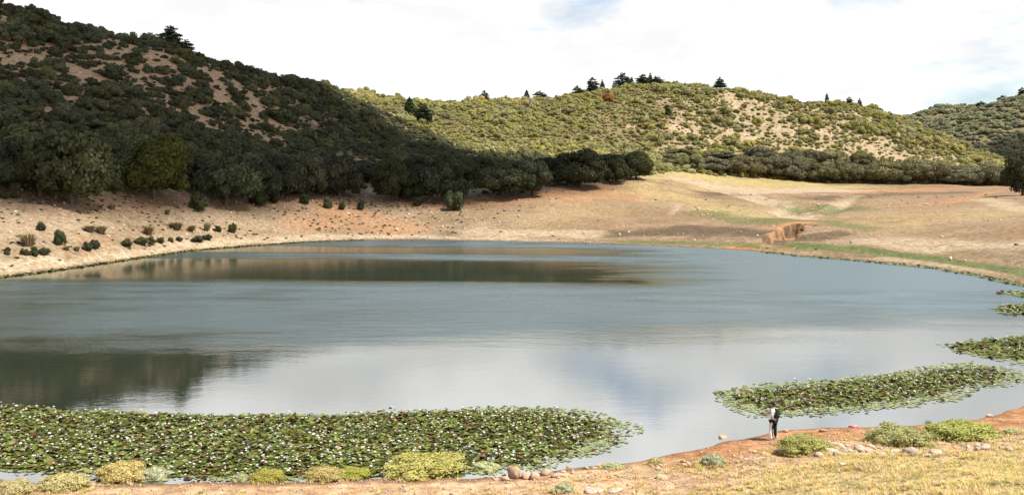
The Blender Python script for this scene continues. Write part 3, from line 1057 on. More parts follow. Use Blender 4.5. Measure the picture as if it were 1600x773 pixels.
for i in np.where(solo)[0]:
    sn = bool(lit_tone[i])
    o = link('hillside_shrub', bush_mesh(int(hidx[i]), M_BUSH_LIT if sn else M_BUSH), None, (hx[i], hy[i], hz[i] - 0.15 * hh[i]), (0, 0, hrot[i]), (hw[i] * hsx[i], hw[i], hh[i]))
    lo = hup[i] < 0.35
    where = 'near the left edge' if hpx[i] < 90 else 'above the biggest oak' if hpx[i] < 185 else 'above the olive-green tree' if hpx[i] < 290 else 'above the broad low oak' if hpx[i] < 400 else 'above the tall shore oaks' if hpx[i] < 560 else 'towards the saddle'
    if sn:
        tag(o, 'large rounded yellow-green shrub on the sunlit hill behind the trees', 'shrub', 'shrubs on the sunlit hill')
    elif lo:
        tag(o, 'dark rounded shrub low on the shaded left hill, ' + where, 'shrub', 'shrubs low on the shaded hill')
    else:
        tag(o, 'dark rounded shrub well up the shaded left hill, ' + where, 'shrub', 'shrubs high on the shaded hill')
for nm_, sel, mat in (('shaded_hill_scrub', ~solo & ~lit_tone, M_BUSH), ('sunlit_hill_scrub', ~solo & lit_tone, M_BUSH_LIT)):
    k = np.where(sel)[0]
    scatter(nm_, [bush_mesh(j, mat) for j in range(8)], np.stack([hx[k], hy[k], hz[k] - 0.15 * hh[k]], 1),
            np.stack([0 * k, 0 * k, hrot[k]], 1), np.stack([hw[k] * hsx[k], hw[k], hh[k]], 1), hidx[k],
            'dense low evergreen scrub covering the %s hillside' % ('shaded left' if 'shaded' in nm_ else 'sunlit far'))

# undergrowth between the shrubs
gx, gy = [], []
for (x0, x1, y0, y1, st) in ((-330, 420, 120, 640, 2.7),):
    a, b = jgrid(x0, x1, y0, y1, st, rg)
    u = uf(a, b)
    ok = (np.abs(u) < 0.72) & (b < np.interp(u, KR[0], KR[1]) + 15) & (b > np.interp(u, KB[0], KB[1]) + 5)
    ok &= rg.random(a.size) < np.where(bare_at(a, b) > 0.4, 0.14, np.where(u < -0.22, 0.27, np.where(u > 0.14, 0.45, 0.8)))
    gx.append(a[ok]); gy.append(b[ok])
gx = np.concatenate(gx); gy = np.concatenate(gy)
s = rg.uniform(0.5, 1.4, len(gx)) * np.where(bare_at(gx, gy) > 0.4, 0.6, 1)
gz_ = zter(gx, gy)
qx, qy = project(gx, gy, gz_)
us = (qy < np.interp(qx, *SHADE)) & (qx > 430) & (gy > 300)  # undergrowth outside the shadow edge gets the lit leaf colour too
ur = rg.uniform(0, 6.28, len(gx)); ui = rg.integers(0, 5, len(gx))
for nm_, k, mat in (('shaded_undergrowth', np.where(~us)[0], M_BUSH), ('sunlit_undergrowth', np.where(us)[0], M_BUSH_LIT)):
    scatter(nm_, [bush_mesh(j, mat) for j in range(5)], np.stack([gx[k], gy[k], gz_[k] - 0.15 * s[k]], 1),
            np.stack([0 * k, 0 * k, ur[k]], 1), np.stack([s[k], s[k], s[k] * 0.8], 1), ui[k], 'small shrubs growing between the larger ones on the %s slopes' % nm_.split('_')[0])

# distant hills scrub
a, b = jgrid(300, 800, 760, 1080, 6.0, rg)
a2, b2 = jgrid(560, 1250, 1300, 1640, 11.0, rg)
a = np.concatenate([a, a2]); b = np.concatenate([b, b2])
u = uf(a, b)
ok = (u > 0.36) & (u < 0.72) & (rg.random(a.size) < 0.85)
a, b = a[ok], b[ok]
s = rg.uniform(2.2, 4.6, len(a)) * np.where(b > 1200, 1.5, 1)
M_DIST = foliage_material('distant_scrub_leaves', (0.21, 0.215, 0.115), (0.36, 0.355, 0.20), trans=0.2)
scatter('distant_hill_scrub', [bush_mesh(j, M_DIST) for j in range(8)], np.stack([a, b, zter(a, b) - 0.3], 1),
        np.stack([0 * a, 0 * a, rg.uniform(0, 6.28, len(a))], 1), np.stack([s, s, s * 0.85], 1), rg.integers(0, 8, len(a)), 'grey-green scrub on the distant hills at the right')

# --- shore trees in front of the left hill: (px, base, width, top, variant, label)
SHORE = [
    (18, 296, 88, 212, 0, 'dark holm oak at the left edge of the picture above the beach', M_OAK),
    (62, 306, 80, 220, 4, 'dark holm oak left of the biggest oak, foot hidden by low branches', M_OAK),
    (112, 318, 128, 206, 1, 'biggest dark holm oak, bulging down over the left beach', M_OAK),
    (180, 286, 70, 215, 2, 'dark holm oak between the biggest oak and the olive-green tree', M_OAK),
    (241, 311, 96, 210, 3, 'olive-green tree, lighter and yellower than its dark neighbours', M_OLIVE),
    (296, 290, 60, 228, 5, 'dark holm oak behind and right of the olive-green tree', M_OAK),
    (352, 320, 98, 240, 4, 'broad dark green holm oak low on the beach, right of the olive-green tree', M_OAK),
    (404, 310, 66, 246, 0, 'dark holm oak just right of the broad low one', M_OAK),
    (440, 309, 60, 240, 2, 'fifth dark holm oak from the olive-green tree towards the right', M_OAK),
    (482, 308, 68, 236, 1, 'tall dark holm oak left of the gap with the lone beach shrubs', M_OAK),
    (530, 307, 70, 238, 3, 'dark holm oak above the two small round beach shrubs', M_OAK),
    (612, 313, 64, 244, 5, 'dark holm oak right of the bare earth gap in the tree line', M_OAK),
    (643, 313, 46, 264, 0, 'small round dark oak wedged between two taller ones mid-shore', M_OAK),
    (692, 314, 84, 236, 2, 'tallest dark holm oak of the mid-shore clump above a round shrub', M_OAK),
    (782, 309, 88, 260, 4, 'wide low dark oak right of the second gap in the tree line', M_OAK),
    (832, 306, 62, 248, 1, 'dark oak at the right end of the continuous tree line', M_OAK),
    (905, 293, 82, 232, 3, 'broad domed oak with visible trunks on the tan slope', M_OAK),
    (963, 286, 42, 246, 0, 'small round oak with a short bare trunk between two bigger ones', M_OAK),
    (994, 280, 50, 234, 5, 'rightmost dark oak of the shore trees, casting shade on the meadow', M_OAK),
]
for (px, ba, w, tp, v, lab, mt) in SHORE:
    oak(px, ba, w, tp, lab, mt, v, group='trees along the lake shore')
BEHIND = [(40, 232, 205), (140, 226, 215), (215, 240, 225), (330, 236, 232), (385, 240, 245), (455, 236, 248), (510, 232, 250), (565, 242, 252), (588, 246, 262), (655, 240, 270),
          (725, 244, 268), (752, 240, 280), (808, 242, 282), (850, 240, 290), (878, 236, 288), (935, 232, 305), (958, 234, 318)]
for i, (px, tp, D) in enumerate(BEHIND):
    oak(px, 300, 40 + 22 * random.random(), tp + 10 - 8 * random.random(), 'dark oak crown rising behind the front row of shore trees, number %s from the left' % ['one', 'two', 'three', 'four', 'five', 'six', 'seven', 'eight', 'nine', 'ten', 'eleven', 'twelve', 'thirteen', 'fourteen', 'fifteen', 'sixteen', 'seventeen'][i],
        M_OAK, i % 6, D, 'second row of shore trees')
ORD = ['first', 'second', 'third', 'fourth', 'fifth', 'sixth', 'seventh', 'eighth', 'ninth', 'tenth', 'eleventh', 'twelfth', 'thirteenth', 'fourteenth', 'fifteenth', 'sixteenth',
       'seventeenth', 'eighteenth', 'nineteenth', 'twentieth', 'twenty-first', 'twenty-second', 'twenty-third', 'twenty-fourth', 'twenty-fifth', 'twenty-sixth', 'twenty-seventh', 'twenty-eighth', 'twenty-ninth', 'thirtieth', 'thirty-first', 'thirty-second']
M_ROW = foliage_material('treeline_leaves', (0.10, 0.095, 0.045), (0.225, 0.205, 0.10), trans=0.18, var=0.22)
rr_ = random.Random(12)
ROW = [1042, 1077, 1112, 1140, 1168, 1196, 1218, 1243, 1262, 1288, 1310, 1334, 1352, 1374, 1398, 1420, 1438, 1458, 1479, 1498, 1520, 1540, 1561, 1579]
for i, px in enumerate(ROW):
    D = float(np.interp(px, [1040, 1100, 1200, 1300, 1600], [345, 375, 405, 408, 408]))
    tp = np.interp(px, [1040, 1100, 1250, 1400, 1580], [238, 246, 246, 252, 262]) + rr_.uniform(-5, 6)
    oak(px, 290, rr_.uniform(36, 56), tp, 'grey-green oak, %s from the left in the sunlit row at the meadow edge' % ORD[i], M_ROW, rr_.randrange(6), D, 'sunlit row of trees at the meadow edge')
for i, px in enumerate([1060, 1125, 1185, 1232, 1275, 1300, 1345, 1388, 1430, 1470, 1510, 1552]):
    D = 432 + rr_.uniform(-6, 6)
    oak(px, 285, rr_.uniform(38, 58), np.interp(px, [1040, 1250, 1580], [232, 232, 258]) + rr_.uniform(-4, 6), 'oak crown seen behind the sunlit meadow row, %s from the left' % ORD[i], M_ROW, rr_.randrange(6), D, 'second row behind the meadow trees')
oak(1598, 293, 58, 236, 'dark oak cut off by the right edge of the picture, alone on the plain', M_OAK, 1, 285, None)

# --- conifers and ridge trees (px, top py, height m, D, variant, width, label)
PINES = [(265, 42, 6.6, 314, 0, 1.7, 'dark pine standing alone on the left hill skyline'),
         (291, 62, 4.2, 322, 2, 1.4, 'small grey tree just right of the lone skyline pine'),
         (640, 152, 9.0, 395, 1, 1.3, 'left and farther of the two dark conifers on the saddle'),
         (661, 161, 10.5, 375, 2, 1.1, 'right and larger of the two dark conifers on the saddle'),
         (757, 142, 8.5, 515, 0, 0.9, 'thin pale pine breaking the skyline over the saddle'),
         (823, 141, 6.5, 520, 1, 1.2, 'small conifer on the skyline left of the summit trees'),
         (843, 142, 7.0, 522, 2, 1.4, 'dark round-topped conifer second from left on the sunlit skyline'),
         (902, 134, 5.0, 528, 2, 1.5, 'low dark conifer left of the grey skyline pair'),
         (926, 122, 8.5, 530, 0, 1.2, 'grey-green taller tree of the pair on the sunlit skyline'),
         (941, 125, 7.0, 532, 3, 1.0, 'shorter tree of the grey pair on the sunlit skyline'),
         (973, 114, 9.5, 536, 2, 1.25, 'leftmost dark conifer of the summit group'),
         (987, 121, 7.5, 536, 1, 1.0, 'narrow conifer between the wider summit trees'),
         (1005, 117, 9.5, 538, 0, 1.3, 'widest dark conifer of the summit group'),
         (1016, 115, 9.0, 538, 3, 0.9, 'narrow pointed conifer near the summit'),
         (1026, 119, 8.5, 538, 2, 1.1, 'rightmost dark conifer of the summit group'),
         (1042, 163, 10.5, 470, 3, 1.25, 'dark green conifer alone on the sunlit slope below the summit'),
         (1125, 121, 7.5, 530, 3, 1.5, 'bright green pointed tree on the ridge right of the summit'),
         (1292, 146, 6.0, 548, 1, 0.9, 'small pale conifer on the right-hand ridge'),
         (1327, 152, 5.5, 550, 0, 1.0, 'small reddish-grey tree on the right-hand ridge'),
         (1343, 154, 6.0, 552, 3, 1.0, 'small dark conifer furthest right on the sunlit ridge'),
         (1533, 160, 11.0, 985, 2, 1.2, 'left of the two dark trees on the distant ridge'),
         (1567, 149, 11.0, 990, 2, 1.2, 'right of the two dark trees on the distant ridge'),
         (1597, 137, 12.0, 990, 0, 1.0, 'tree on the distant ridge at the right edge of the picture')]
for (px, tp, h, D, i, w, lab) in PINES:
    foot = {640: 177, 661: 193, 1042: 181}.get(px)
    if foot:
        D = hit(px, foot).y
        h = (foot - tp) * D / FPX
    e = pine(px, tp, h, D, lab, i, wide=w)
    x, y, z = e.location
    # lift the height so that the tip reaches the observed skyline
    _, _, zt = at_d(px, tp, D)
    hgt = float(np.clip(zt - z, h * 0.7, h * 1.5))
    for c in e.children:
        c.scale = (h * w * 1.15, h * w * 1.15, hgt)
oak(950, 160, 16, 145, 'small tree with orange-red leaves on the sunlit hill', M_ORANGE, 2, 488, None, 'autumn_tree')
# ------------------------------------------------------------------ beach shrubs
BSH = [(711, 328, 29, 301, M_OAK, 'round dark green shrub on the beach below the mid-shore oaks'),
       (655, 322, 17, 309, M_OAK, 'small dark shrub left of the round beach shrub'),
       (565, 328, 13, 312, M_OAK, 'small dark shrub on bare earth below the tree-line gap'),
       (513, 325, 15, 309, M_OAK, 'round dark shrub at the foot of the tall oaks'),
       (535, 328, 11, 316, M_OAK, 'tiny dark shrub between two larger ones on the slope'),
       (476, 318, 16, 304, M_OAK, 'dark shrub under the oaks at the top of the beach'),
       (430, 316, 18, 302, M_OAK, 'dark shrub at the foot of the oaks left of the beach centre'),
       (312, 328, 29, 303, M_OAK, 'rounded dark shrub between the olive-green tree and the broad oak'),
       (404, 321, 28, 300, M_OAK, 'dark shrub at the right foot of the broad low oak'),
       (24, 309, 18, 288, M_OLIVE, 'bright green sapling near the left edge, top of the beach'),
       (6, 310, 16, 300, M_OLIVE, 'low green shrub at the left edge beside the sapling'),
       (340, 362, 13, 354, M_OAK, 'small dark shrub on the beach near its middle'),
       (364, 364, 13, 350, M_OLIVE, 'small green shrub standing alone on the stony beach'),
       (95, 382, 20, 361, M_OAK, 'dark upright shrub on the left beach above the water'),
       (64, 361, 13, 348, M_OAK, 'dark shrub on the stony slope near the left edge'),
       (137, 392, 15, 379, M_OAK, 'dark low shrub second from the left just above the water'),
       (148, 389, 16, 376, M_OAK, 'dark low shrub paired with another just above the water'),
       (12, 398, 12, 387, M_OAK, 'dark tuft-like shrub at the far left just above the water'),
       (38, 399, 14, 389, M_OAK, 'left dark shrub of the row below the straw tussock'),
       (52, 399, 18, 387, M_OAK, 'middle dark shrub of the row below the straw tussock'),
       (70, 398, 18, 388, M_OAK, 'right dark shrub of the row below the straw tussock'),
       (197, 385, 18, 374, M_OAK, 'dark rounded shrub above the water left of a longer one'),
       (221, 383, 24, 372, M_OAK, 'long dark shrub low on the left beach'),
       (234, 381, 16, 371, M_OAK, 'dark shrub touching the long one on the left beach'),
       (251, 380, 12, 372, M_OAK, 'small dark shrub right of the long one'),
       (267, 378, 9, 371, M_OAK, 'tiny dark shrub mid-beach close to the water'),
       (280, 377, 10, 370, M_OAK, 'tiny dark shrub left of the flat green one'),
       (307, 378, 20, 369, M_OAK, 'flat dark green shrub on the beach, left half of a pair'),
       (324, 375, 16, 367, M_OAK, 'flat dark green shrub on the beach, right half of a pair')]
for i, (px, ba, w, tp, mt, lab) in enumerate(BSH):
    p = hit(px, ba)
    s = p.y / FPX
    o = link('beach_shrub', bush_mesh(i % 8, mt), None, (p.x, p.y, p.z - 0.05), (0, 0, random.uniform(0, 6.28)), (w * s * 0.52, w * s * 0.52, (ba - tp) * s * 1.0))
    tag(o, lab, 'shrub', 'shrubs dotted over the left beach')


def tuft_raw(rng, n, h, lean, w):
    V = []; F = []; T = []
    for i in range(n):
        a = rng.uniform(0, 6.28); r0 = rng.uniform(0, 0.35) * lean
        ln = lean * rng.uniform(0.3, 1.1); hh_ = h * rng.uniform(0.55, 1.1)
        bx, by = r0 * math.cos(a), r0 * math.sin(a)
        tx, ty = math.cos(a + 1.57) * w, math.sin(a + 1.57) * w
        mx, my = bx + ln * 0.45 * math.cos(a), by + ln * 0.45 * math.sin(a)
        ex, ey = bx + ln * math.cos(a), by + ln * math.sin(a)
        o = len(V)
        V += [(bx - tx, by - ty, -0.02), (bx + tx, by + ty, -0.02), (mx + tx * .8, my + ty * .8, hh_ * 0.65), (mx - tx * .8, my - ty * .8, hh_ * 0.65), (ex, ey, hh_ * rng.uniform(0.8, 1.0))]
        F += [(o, o + 1, o + 2), (o, o + 2, o + 3), (o + 3, o + 2, o + 4)]
        T += [rng.random()] * 5
    return np.array(V), np.array(F), np.array(T)


def tuft_mesh(name, seed, n, h, lean, w, mat):
    V, F, T = tuft_raw(np.random.default_rng(seed), n, h, lean, w)
    return mesh_np(name, V, F, mat, False, {'tint': T})


TUSS = [tuft_mesh('tussock', 400 + i, 260, 1.0, 0.85, 0.035, M_TUSS) for i in range(3)]
TUS = [(44, 384, 36, 364, 'big straw-coloured tussock with a dark base on the left beach'), (140, 362, 24, 351, 'brown tussock left of its twin on the left beach'),
       (158, 365, 26, 352, 'brown tussock right of its twin on the left beach'), (232, 367, 24, 353, 'tan rounded tussock leaning over the stones'),
       (275, 358, 30, 346, 'yellowish wide tussock in the middle of the left beach'), (300, 362, 18, 351, 'greyish tussock right of the wide yellowish one'),
       (324, 361, 16, 346, 'tall tan tussock at the right of the tussock row'), (120, 392, 14, 384, 'small straw tussock close to the water at left'), (104, 391, 14, 384, 'smallest straw tussock close to the water at left'),
       (175, 327, 16, 319, 'grey-brown tussock high on the left beach'), (262, 336, 12, 326, 'grey tussock high on the beach below the olive-green tree')]
for i, (px, ba, w, tp, lab) in enumerate(TUS):
    p = hit(px, ba); s = p.y / FPX
    o = link('grass_tussock', TUSS[i % 3], None, p, (0, 0, random.uniform(0, 6.28)), (w * s * 0.55, w * s * 0.55, (ba - tp) * s * 1.05))
    tag(o, lab, 'grass clump', 'dry tussocks on the left beach')

# ------------------------------------------------------------------ stones
def rock_mesh(seed, mat, sub=ICO2):
    rng = np.random.default_rng(seed)
    V = sub[0].copy()
    for k in range(7):       # planar chips
        n = rng.normal(size=3); n /= np.linalg.norm(n)
        c = rng.uniform(0.55, 0.85)
        d = V @ n
        V = np.where((d > c)[:, None], V - (d - c)[:, None] * n * 0.9, V)
    V = V * (1 + 0.10 * rng.normal(size=(len(V), 1))) * np.array([1, rng.uniform(0.65, 0.9), rng.uniform(0.45, 0.7)])
    return mesh_np('stone', V, sub[1], mat, False)


ROCK = [rock_mesh(500 + i, M_ROCK) for i in range(5)]
PEACH = [rock_mesh(520 + i, M_PEACH) for i in range(5)]
ROCKL = [rock_mesh(540 + i, M_ROCK, ICO1) for i in range(4)]


def stone(px, py, w, h, lab, me, cat='stone', group=None, name='stone'):
    p = hit(px, py); s = p.y / FPX
    o = link(name, me, None, (p.x, p.y, p.z + h * s * 0.25), (random.uniform(-.2, .2), random.uniform(-.2, .2), random.uniform(0, 6.28)), (w * s * 0.55, w * s * 0.55, h * s * 0.95))
    return tag(o, lab, cat, group)


BIG = [(803, 745, 30, 24, 'largest pale boulder of the heap at the lily bed shore', PEACH), (822, 748, 24, 15, 'pale boulder right of the largest in the shore heap', PEACH), (836, 750, 18, 14, 'rounded pale boulder at the right of the shore heap', PEACH),
       (853, 741, 20, 11, 'flat pale boulder behind the shore heap', PEACH), (872, 746, 22, 10, 'flat reddish boulder right of the shore heap', PEACH), (790, 752, 14, 9, 'small pale stone before the shore heap', PEACH),
       (1424, 710, 27, 15, 'large pale rock below the right-hand bank shrubs', ROCK), (1462, 710, 26, 12, 'broad pale rock right of the large one below the shrubs', ROCK), (1448, 713, 14, 8, 'pale stone between the two large rocks', ROCK),
       (1316, 727, 13, 8, 'white stone alone in the dry grass', ROCK), (1345, 704, 24, 10, 'pale flat rock in the rocky band right of centre', ROCK), (1300, 708, 26, 9, 'pale flat rock in the rocky band near the nearest bank shrub', ROCK),
       (1278, 712, 18, 8, 'low stone under the right of the nearest bank shrub', ROCK), (1220, 707, 16, 7, 'low stone in front of the bank shrub near the person', ROCK), (1130, 686, 18, 8, 'ochre stone at the water edge left of the person', PEACH),
       (1228, 676, 9, 6, 'ochre stone at the water edge right of the person', PEACH), (1357, 680, 8, 6, 'small pale stone on red soil left of the big shrub', ROCK), (1285, 674, 16, 5, 'brown stone at the water edge behind the near shrub', PEACH),
       (1490, 690, 22, 9, 'pale slab below the rightmost bank shrub', ROCK), (1575, 714, 12, 6, 'pale stone at the far right of the rocky band', ROCK), (1546, 651, 12, 5, 'white stone at the water edge far right', ROCK),
       (1035, 748, 22, 7, 'pale slab at the edge of the dry grass', ROCK), (930, 768, 38, 8, 'long white slab at the bottom edge of the picture', ROCK), (960, 767, 28, 6, 'white slab right of the long one at the bottom edge', ROCK),
       (665, 742, 13, 8, 'pale stone at the right foot of the large round shrub', PEACH), (638, 745, 12, 7, 'pale stone at the foot of the large round shrub', PEACH), (1208, 765, 7, 6, 'small white stone in the grass at the bottom', ROCK)]
for i, (px, py, w, h, lab, ms) in enumerate(BIG):
    stone(px, py, w, h, lab, ms[i % 5], group='pale rocks on the near bank')
rs = random.Random(5)
for i in range(150):
    if i % 2:
        px = rs.uniform(1205, 1600); py = 703 + rs.gauss(0, 5) + (px - 1400) * 0.01; w = rs.uniform(4, 15)
        lab, grp = 'small pale stone in the rocky band below the bank shrubs', 'stones of the right rocky band'
    else:
        px = rs.uniform(770, 1190); py = np.interp(px, [770, 1190], [751, 716]) + rs.gauss(0, 5); w = rs.uniform(3, 11)
        lab, grp = 'small pinkish stone on the gravelly shore', 'stones of the gravelly shore'
    lab += (', near the person' if 1120 < px < 1280 else ', by the large right rocks' if 1390 < px < 1480 else ', at the right edge' if px > 1520 else ', by the boulder heap' if px < 880 else ', at the grass edge' if px < 1120 else ', left of the large rocks' if px < 1391 else ', under the long shrub')
    stone(px, py, w, w * rs.uniform(0.4, 0.65), lab, (ROCK if i % 2 else PEACH)[i % 5], group=grp)
# gravel (uncountable)
a = rg.uniform(-26, 34, 34000); b = rg.uniform(22, 44, 34000)
tn = near_y(a) - b
ok = (tn > 0.15) & (np.abs(a / b) < 0.68) & (rg.random(34000) < np.where(a < 5, 0.8, np.exp(-((tn - 4.5) / 2.0) ** 2) * 0.8 + 0.12))
a, b = a[ok], b[ok]
s = rg.uniform(0.015, 0.06, len(a)) * np.where(rg.random(len(a)) < 0.1, 1.8, 1)
scatter('shore_gravel', [rock_mesh(560 + i, M_PEACH if i % 2 else M_ROCK, ICO1) for i in range(4)], np.stack([a, b, zter(a, b) + s * 0.2], 1),
        rg.uniform(-0.4, 6.28, (len(a), 3)), np.stack([s, s, s], 1), rg.integers(0, 4, len(a)), 'loose gravel on the near bank')
# far beach stones and tufts
a, b = jgrid(-150, 160, 80, 300, 1.35, rg)
u = uf(a, b); da = np.interp(u, KA_u, KA_D); db = np.interp(u, KB[0], KB[1])
shd = b - da
ok = (np.abs(u) < 0.68) & (shd > 0.4) & (b < db + 6)
dn = 0.07 + 0.6 * (1 - sstep(u, -0.1, 0.12)) + 0.5 * np.exp(-((shd - 1.5) / 1.8) ** 2) * (u < 0.1) + 0.15 * np.exp(-((shd - 3) / 2) ** 2) * (u > 0.3)
ok &= rg.random(a.size) < dn * (1 - 0.5 * sstep(shd, 20, 45))
a1, b1 = a[ok], b[ok]
s = rg.uniform(0.08, 0.28, len(a1)) * np.where(rg.random(len(a1)) < 0.08, 1.9, 1)
scatter('beach_stones', ROCKL, np.stack([a1, b1, zter(a1, b1) + s * 0.15], 1), rg.uniform(-0.4, 6.28, (len(a1), 3)), np.stack([s, s, s], 1), rg.integers(0, 4, len(a1)), 'pale stones strewn over the far beach')
a, b = jgrid(-150, 170, 80, 330, 1.5, rg)
u = uf(a, b); da = np.interp(u, KA_u, KA_D); db = np.interp(u, KB[0], KB[1]); shd = b - da
ok = (np.abs(u) < 0.68) & (shd > 3) & (b < db + 4)
dn = (0.006 + 0.32 * (1 - sstep(u, -0.25, 0.08))) * (0.4 + 1.6 * sstep(fbm(a, b, 12, 3, 151), -0.1, 0.3))
ok &= rg.random(a.size) < dn
a1, b1 = a[ok], b[ok]
s = rg.uniform(0.12, 0.36, len(a1))
scatter('beach_tufts', [bush_mesh(j, M_BUSH) for j in range(5)], np.stack([a1, b1, zter(a1, b1) - 0.03], 1), np.stack([0 * a1, 0 * a1, rg.uniform(0, 6.28, len(a1))], 1),
        np.stack([s * 1.2, s * 1.2, s * 0.8], 1), rg.integers(0, 5, len(a1)), 'small dark tufts dotting the far beach')

# stones on the plain
for i in range(20):
    px = rs.uniform(1078, 1135); py = 336 + (px - 1105) * 0.06 + rs.gauss(0, 2.2)
    stone(px, py, rs.uniform(2.5, 5), rs.uniform(1.2, 2.2), 'small pale stone in the scatter on the far plain', PEACH[i % 4], group='pale stones scattered on the plain')
stone(1091, 328, 5, 5, 'white block standing alone above the stone scatter on the plain', ROCK[1])
stone(620, 361, 7, 6, 'white rock near the far waterline, alone', ROCK[2])
stone(584, 364, 5, 3, 'small white rock left of the lone white rock by the waterline', ROCK[3])
stone(1278, 321, 6, 4, 'pale stone at the rim of the dry channel', ROCK[0])
stone(1446, 320, 8, 4, 'white block beside the orange earth streak on the right plain', ROCK[4])

# ------------------------------------------------------------------ near bank shrubs
def sprig_shrub(name, seed, mat, n=5200, leaf=0.042, flat=0.7):
    rng = np.random.default_rng(seed)
    lob = crown_lobes(rng, 34, flat, 0.30, 0.0, (0.16, 0.27))
    lob[0] = (0, 0, 0.25, 0.86, 0.86, 0.55)
    lob = [lob[0]] + [(l[0] * 1.12, l[1] * 1.12, l[2], l[3], l[4], l[5]) for l in lob[1:]]
    V, F, T = leaf_cloud(lob, n, leaf, rng, 0.6, 0.86, 2.4)
    # upright sprigs breaking the outline
    L = np.array(lob)
    k = 900
    li = rng.integers(0, len(L), k)
    d = rng.normal(size=(k, 3)); d[:, 2] = np.abs(d[:, 2]) + 0.2; d /= np.linalg.norm(d, axis=1)[:, None]
    B = L[li, :3] + d * L[li, 3:6] * 0.9
    dr = d + np.array([0, 0, 0.9]) + rng.normal(size=(k, 3)) * 0.25; dr /= np.linalg.norm(dr, axis=1)[:, None]
    ln = rng.uniform(0.06, 0.16, k)[:, None]
    sd_ = np.cross(dr, rng.normal(size=(k, 3))); sd_ /= np.linalg.norm(sd_, axis=1)[:, None]
    SV = np.stack([B - sd_ * 0.014, B + sd_ * 0.014, B + dr * ln], 1).reshape(-1, 3)
    SF = np.arange(k * 3).reshape(k, 3) + len(V)
    return mesh_np(name, np.concatenate([V, SV]), np.concatenate([F, SF]), mat, False, {'tint': np.concatenate([T, np.repeat(rng.uniform(0.5, 1, k), 3)])})


SPR = [sprig_shrub('bank_shrub', 600 + i, M_BANK) for i in range(3)] + [sprig_shrub('straw_shrub', 610 + i, M_BANKT) for i in range(2)] + [sprig_shrub('grey_shrub', 620, M_GREYG, 2200)]
NBS = [(20, 771, 62, 28, 3, 'straw-yellow shrub cut by the bottom left corner'), (100, 765, 76, 32, 4, 'straw-yellow rounded shrub second from the left on the near bank'),
       (192, 750, 84, 36, 3, 'straw-yellow dome shrub third from the left on the near bank'), (240, 750, 52, 24, 5, 'greyish shrub behind the right flank of the third straw one'),
       (418, 752, 56, 24, 1, 'low yellow-green shrub at the lily bed edge, left of centre'), (508, 748, 70, 24, 4, 'low straw shrub left of the large round one'), (552, 745, 60, 20, 1, 'low yellow-green shrub touching the large round one'),
       (664, 739, 136, 38, 0, 'largest yellow-green rounded shrub on the lily bed shore'), (757, 736, 58, 17, 5, 'grey-green low shrub right of the largest round one'), (376, 752, 30, 14, 5, 'small grey-green clump at the lily bed edge'),
       (1114, 726, 40, 22, 5, 'small grey-green shrub alone between grass and person'), (1254, 706, 84, 34, 2, 'bright green shrub nearest to the person'), (1293, 700, 26, 12, 5, 'small green clump at the right of the shrub nearest the person'), (1025, 725, 26, 14, 4, 'small straw clump at the water edge'),
       (957, 733, 34, 12, 5, 'low grey-green clump at the water edge beside the lily bed'), (1404, 694, 96, 40, 0, 'left of the two large green shrubs at the right bank'), (1505, 684, 118, 34, 1, 'right and longer of the two large green shrubs'),
       (1548, 686, 40, 12, 5, 'pale green clump at the right end of the long shrub'), (880, 770, 38, 20, 5, 'small sage-coloured shrub on gravel at the bottom'), (1583, 676, 34, 10, 5, 'low green patch at the right edge of the bank')]
for (px, ba, w, h, i, lab) in NBS:
    p = hit(px, min(ba, 772)); s = p.y / FPX
    o = link('bank_shrub', SPR[i], None, (p.x, p.y, p.z - 0.04), (0, 0, random.uniform(-0.5, 0.5) + (3.14 if random.random() > .5 else 0)), (w * s * 0.56, w * s * 0.43, h * s * 0.90))
    tag(o, lab, 'shrub', 'shrubs on the near bank')
RUSH = tuft_mesh('rush_clump', 630, 120, 1.0, 0.5, 0.02, M_REED)
p = hit(1450, 676); s = p.y / FPX
tag(link('rush_clump', RUSH, None, p, (0, 0, 0), (14 * s, 14 * s, 22 * s)), 'dark green rush clump between the two large bank shrubs', 'grass clump')

# dry grass
GT = [tuft_mesh('grass_tuft', 640 + i, 16, 0.17, 0.10, 0.006, M_GRASS) for i in range(4)]
a = rg.uniform(-24, 34, 60000); b = rg.uniform(21, 42, 60000)
tn = near_y(a) - b
gz = np.clip(sstep(tn, 5.2, 8.5) * sstep(a, 0.5, 6) * 0.8 + 0.12 * sstep(tn, 1.0, 3) + 0.35 * sstep(fbm(a, b, 5, 3, 161), 0.05, 0.3) * sstep(tn, 1, 3), 0, 1) * (0.25 + 1.0 * sstep(fbm(a, b, 2.4, 3, 165), -0.2, 0.3))
ok = (tn > 0.6) & (np.abs(a / b) < 0.66) & (rg.random(len(a)) < gz)
a, b = a[ok], b[ok]
for (px, ba, w, h, i, lab) in NBS:
    q = hit(px, min(ba, 772)); r_ = w * q.y / FPX * 0.5
    k = int(90 * r_)
    an = rg.uniform(0, 6.28, k); rr2 = r_ * np.abs(rg.normal(1.0, 0.28, k))
    ax, ay = q.x + np.cos(an) * rr2, q.y + np.sin(an) * rr2 * 0.8
    kk = near_y(ax) - ay > 0.1
    a = np.concatenate([a, ax[kk]]); b = np.concatenate([b, ay[kk]])
s = rg.uniform(0.6, 1.25, len(a))
scatter('dry_grass', GT, np.stack([a, b, zter(a, b)], 1), np.stack([rg.uniform(-.1, .1, len(a)), rg.uniform(-.1, .1, len(a)), rg.uniform(0, 6.28, len(a))], 1),
        np.stack([s * 1.5, s * 1.5, s * 0.8], 1), rg.integers(0, 4, len(a)), 'short dry yellow grass on the near bank')

